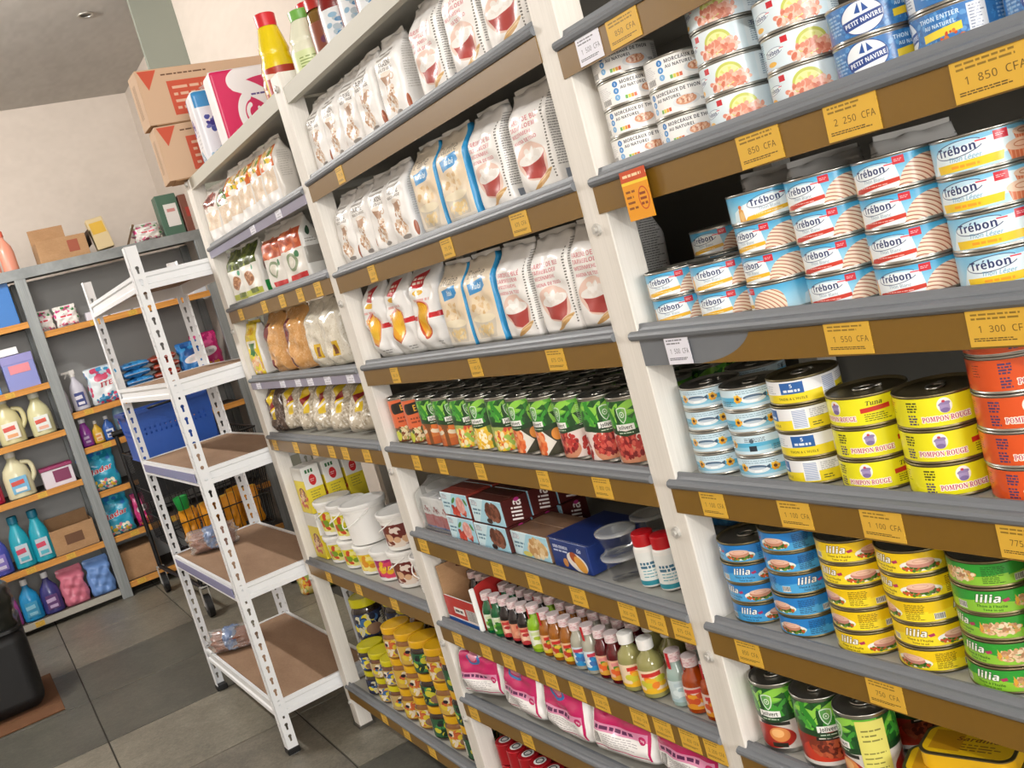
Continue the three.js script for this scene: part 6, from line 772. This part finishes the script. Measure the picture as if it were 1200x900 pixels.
// ---------------------------------------------------------------- set neighbouring goods apart where their bounds meet
{
  scene.updateMatrixWorld(true);
  const skip = /shelving|rack|trolley|basket|wrap|milk|display_carton|brown_pouch|lamp|downlight|bin|cardboard_sheet|bread|yellow_packet|green_pot|stick|bundle|sticker|white_bucket|spread_tub/, inPile = new Set(piles.flat());
  const units = [...piles, ...scene.children.filter((o) => o.userData.category && !inPile.has(o) && !skip.test(o.name) && o.position.x > -5.6 && !/tray/.test(o.userData.label)).map((o) => [o])].map((l) => {
    const b = l.map((o) => { const k = new THREE.Box3().setFromObject(o, true); if (/can|bottle|jar|tub|tin/.test(o.name)) return k; return k; });
    const all = new THREE.Box3(); b.forEach((k) => all.union(k)); return { l, b, all, dx: 0, dz: 0 };
  });
  const bay = (u) => { const c = (u.all.min.x + u.all.max.x) / 2; for (let k = 0; k < 3; k++) if (c > PX[k] - (k ? 0 : 0.2) && c < PX[k + 1] && u.all.min.y < 1.8 && u.all.max.z < 0.3) return k; return -1; };
  units.forEach((u) => { u.bay = bay(u); });
  for (let it = 0; it < 60; it++) {
    for (let i = 0; i < units.length; i++) for (let j = i + 1; j < units.length; j++) {
      const a = units[i], c = units[j]; if (a.all.min.x - 0.002 > c.all.max.x || c.all.min.x - 0.002 > a.all.max.x || a.all.min.z - 0.002 > c.all.max.z || c.all.min.z - 0.002 > a.all.max.z || a.all.min.y > c.all.max.y || c.all.min.y > a.all.max.y) continue;
      for (const p of a.b) { let done = false; for (const q of c.b) {
        const ox = Math.min(p.max.x, q.max.x) - Math.max(p.min.x, q.min.x), oy = Math.min(p.max.y, q.max.y) - Math.max(p.min.y, q.min.y), oz = Math.min(p.max.z, q.max.z) - Math.max(p.min.z, q.min.z);
        if (ox < -0.0012 || oz < -0.0012 || oy < 0.003) continue;
        const ax = ox <= oz ? 'x' : 'z', o = ((ax === 'x' ? ox : oz) + 0.0014) / 2 * 0.7 + 0.0001, s = p.min[ax] + p.max[ax] < q.min[ax] + q.max[ax] ? -1 : 1;
        for (const [u, k] of [[a, s * o], [c, -s * o]]) { u['d' + ax] += k; u.b.forEach((m) => { m.min[ax] += k; m.max[ax] += k; }); u.all.min[ax] += k; u.all.max[ax] += k; }
        done = true; break;
      } if (done) break; }
    }
    for (const u of units) {
      let kx = 0, kz = 0;
      if (u.bay >= 0) { const lo = PX[u.bay] + PW + 0.001, hi = PX[u.bay + 1] - 0.001; if (u.all.max.x - u.all.min.x < hi - lo) kx = u.all.min.x < lo ? lo - u.all.min.x : u.all.max.x > hi ? hi - u.all.max.x : 0; if (u.all.max.z > -0.0105 && !/sugar/.test(u.l[0].name)) kz = -0.0105 - u.all.max.z; if (u.all.min.z < -DEPTH + 0.042) kz = -DEPTH + 0.042 - u.all.min.z; }
      u.dx += kx; u.dz += kz; for (const m of [...u.b, u.all]) { m.min.x += kx; m.max.x += kx; m.min.z += kz; m.max.z += kz; }
    }
  }
  for (const u of units) { for (const o of u.l) { o.position.x += u.dx; o.position.z += u.dz; } }
}
scene.traverse((o) => { if (o.isMesh) o.castShadow = o.receiveShadow = true; });
renderer.render(scene, camera);
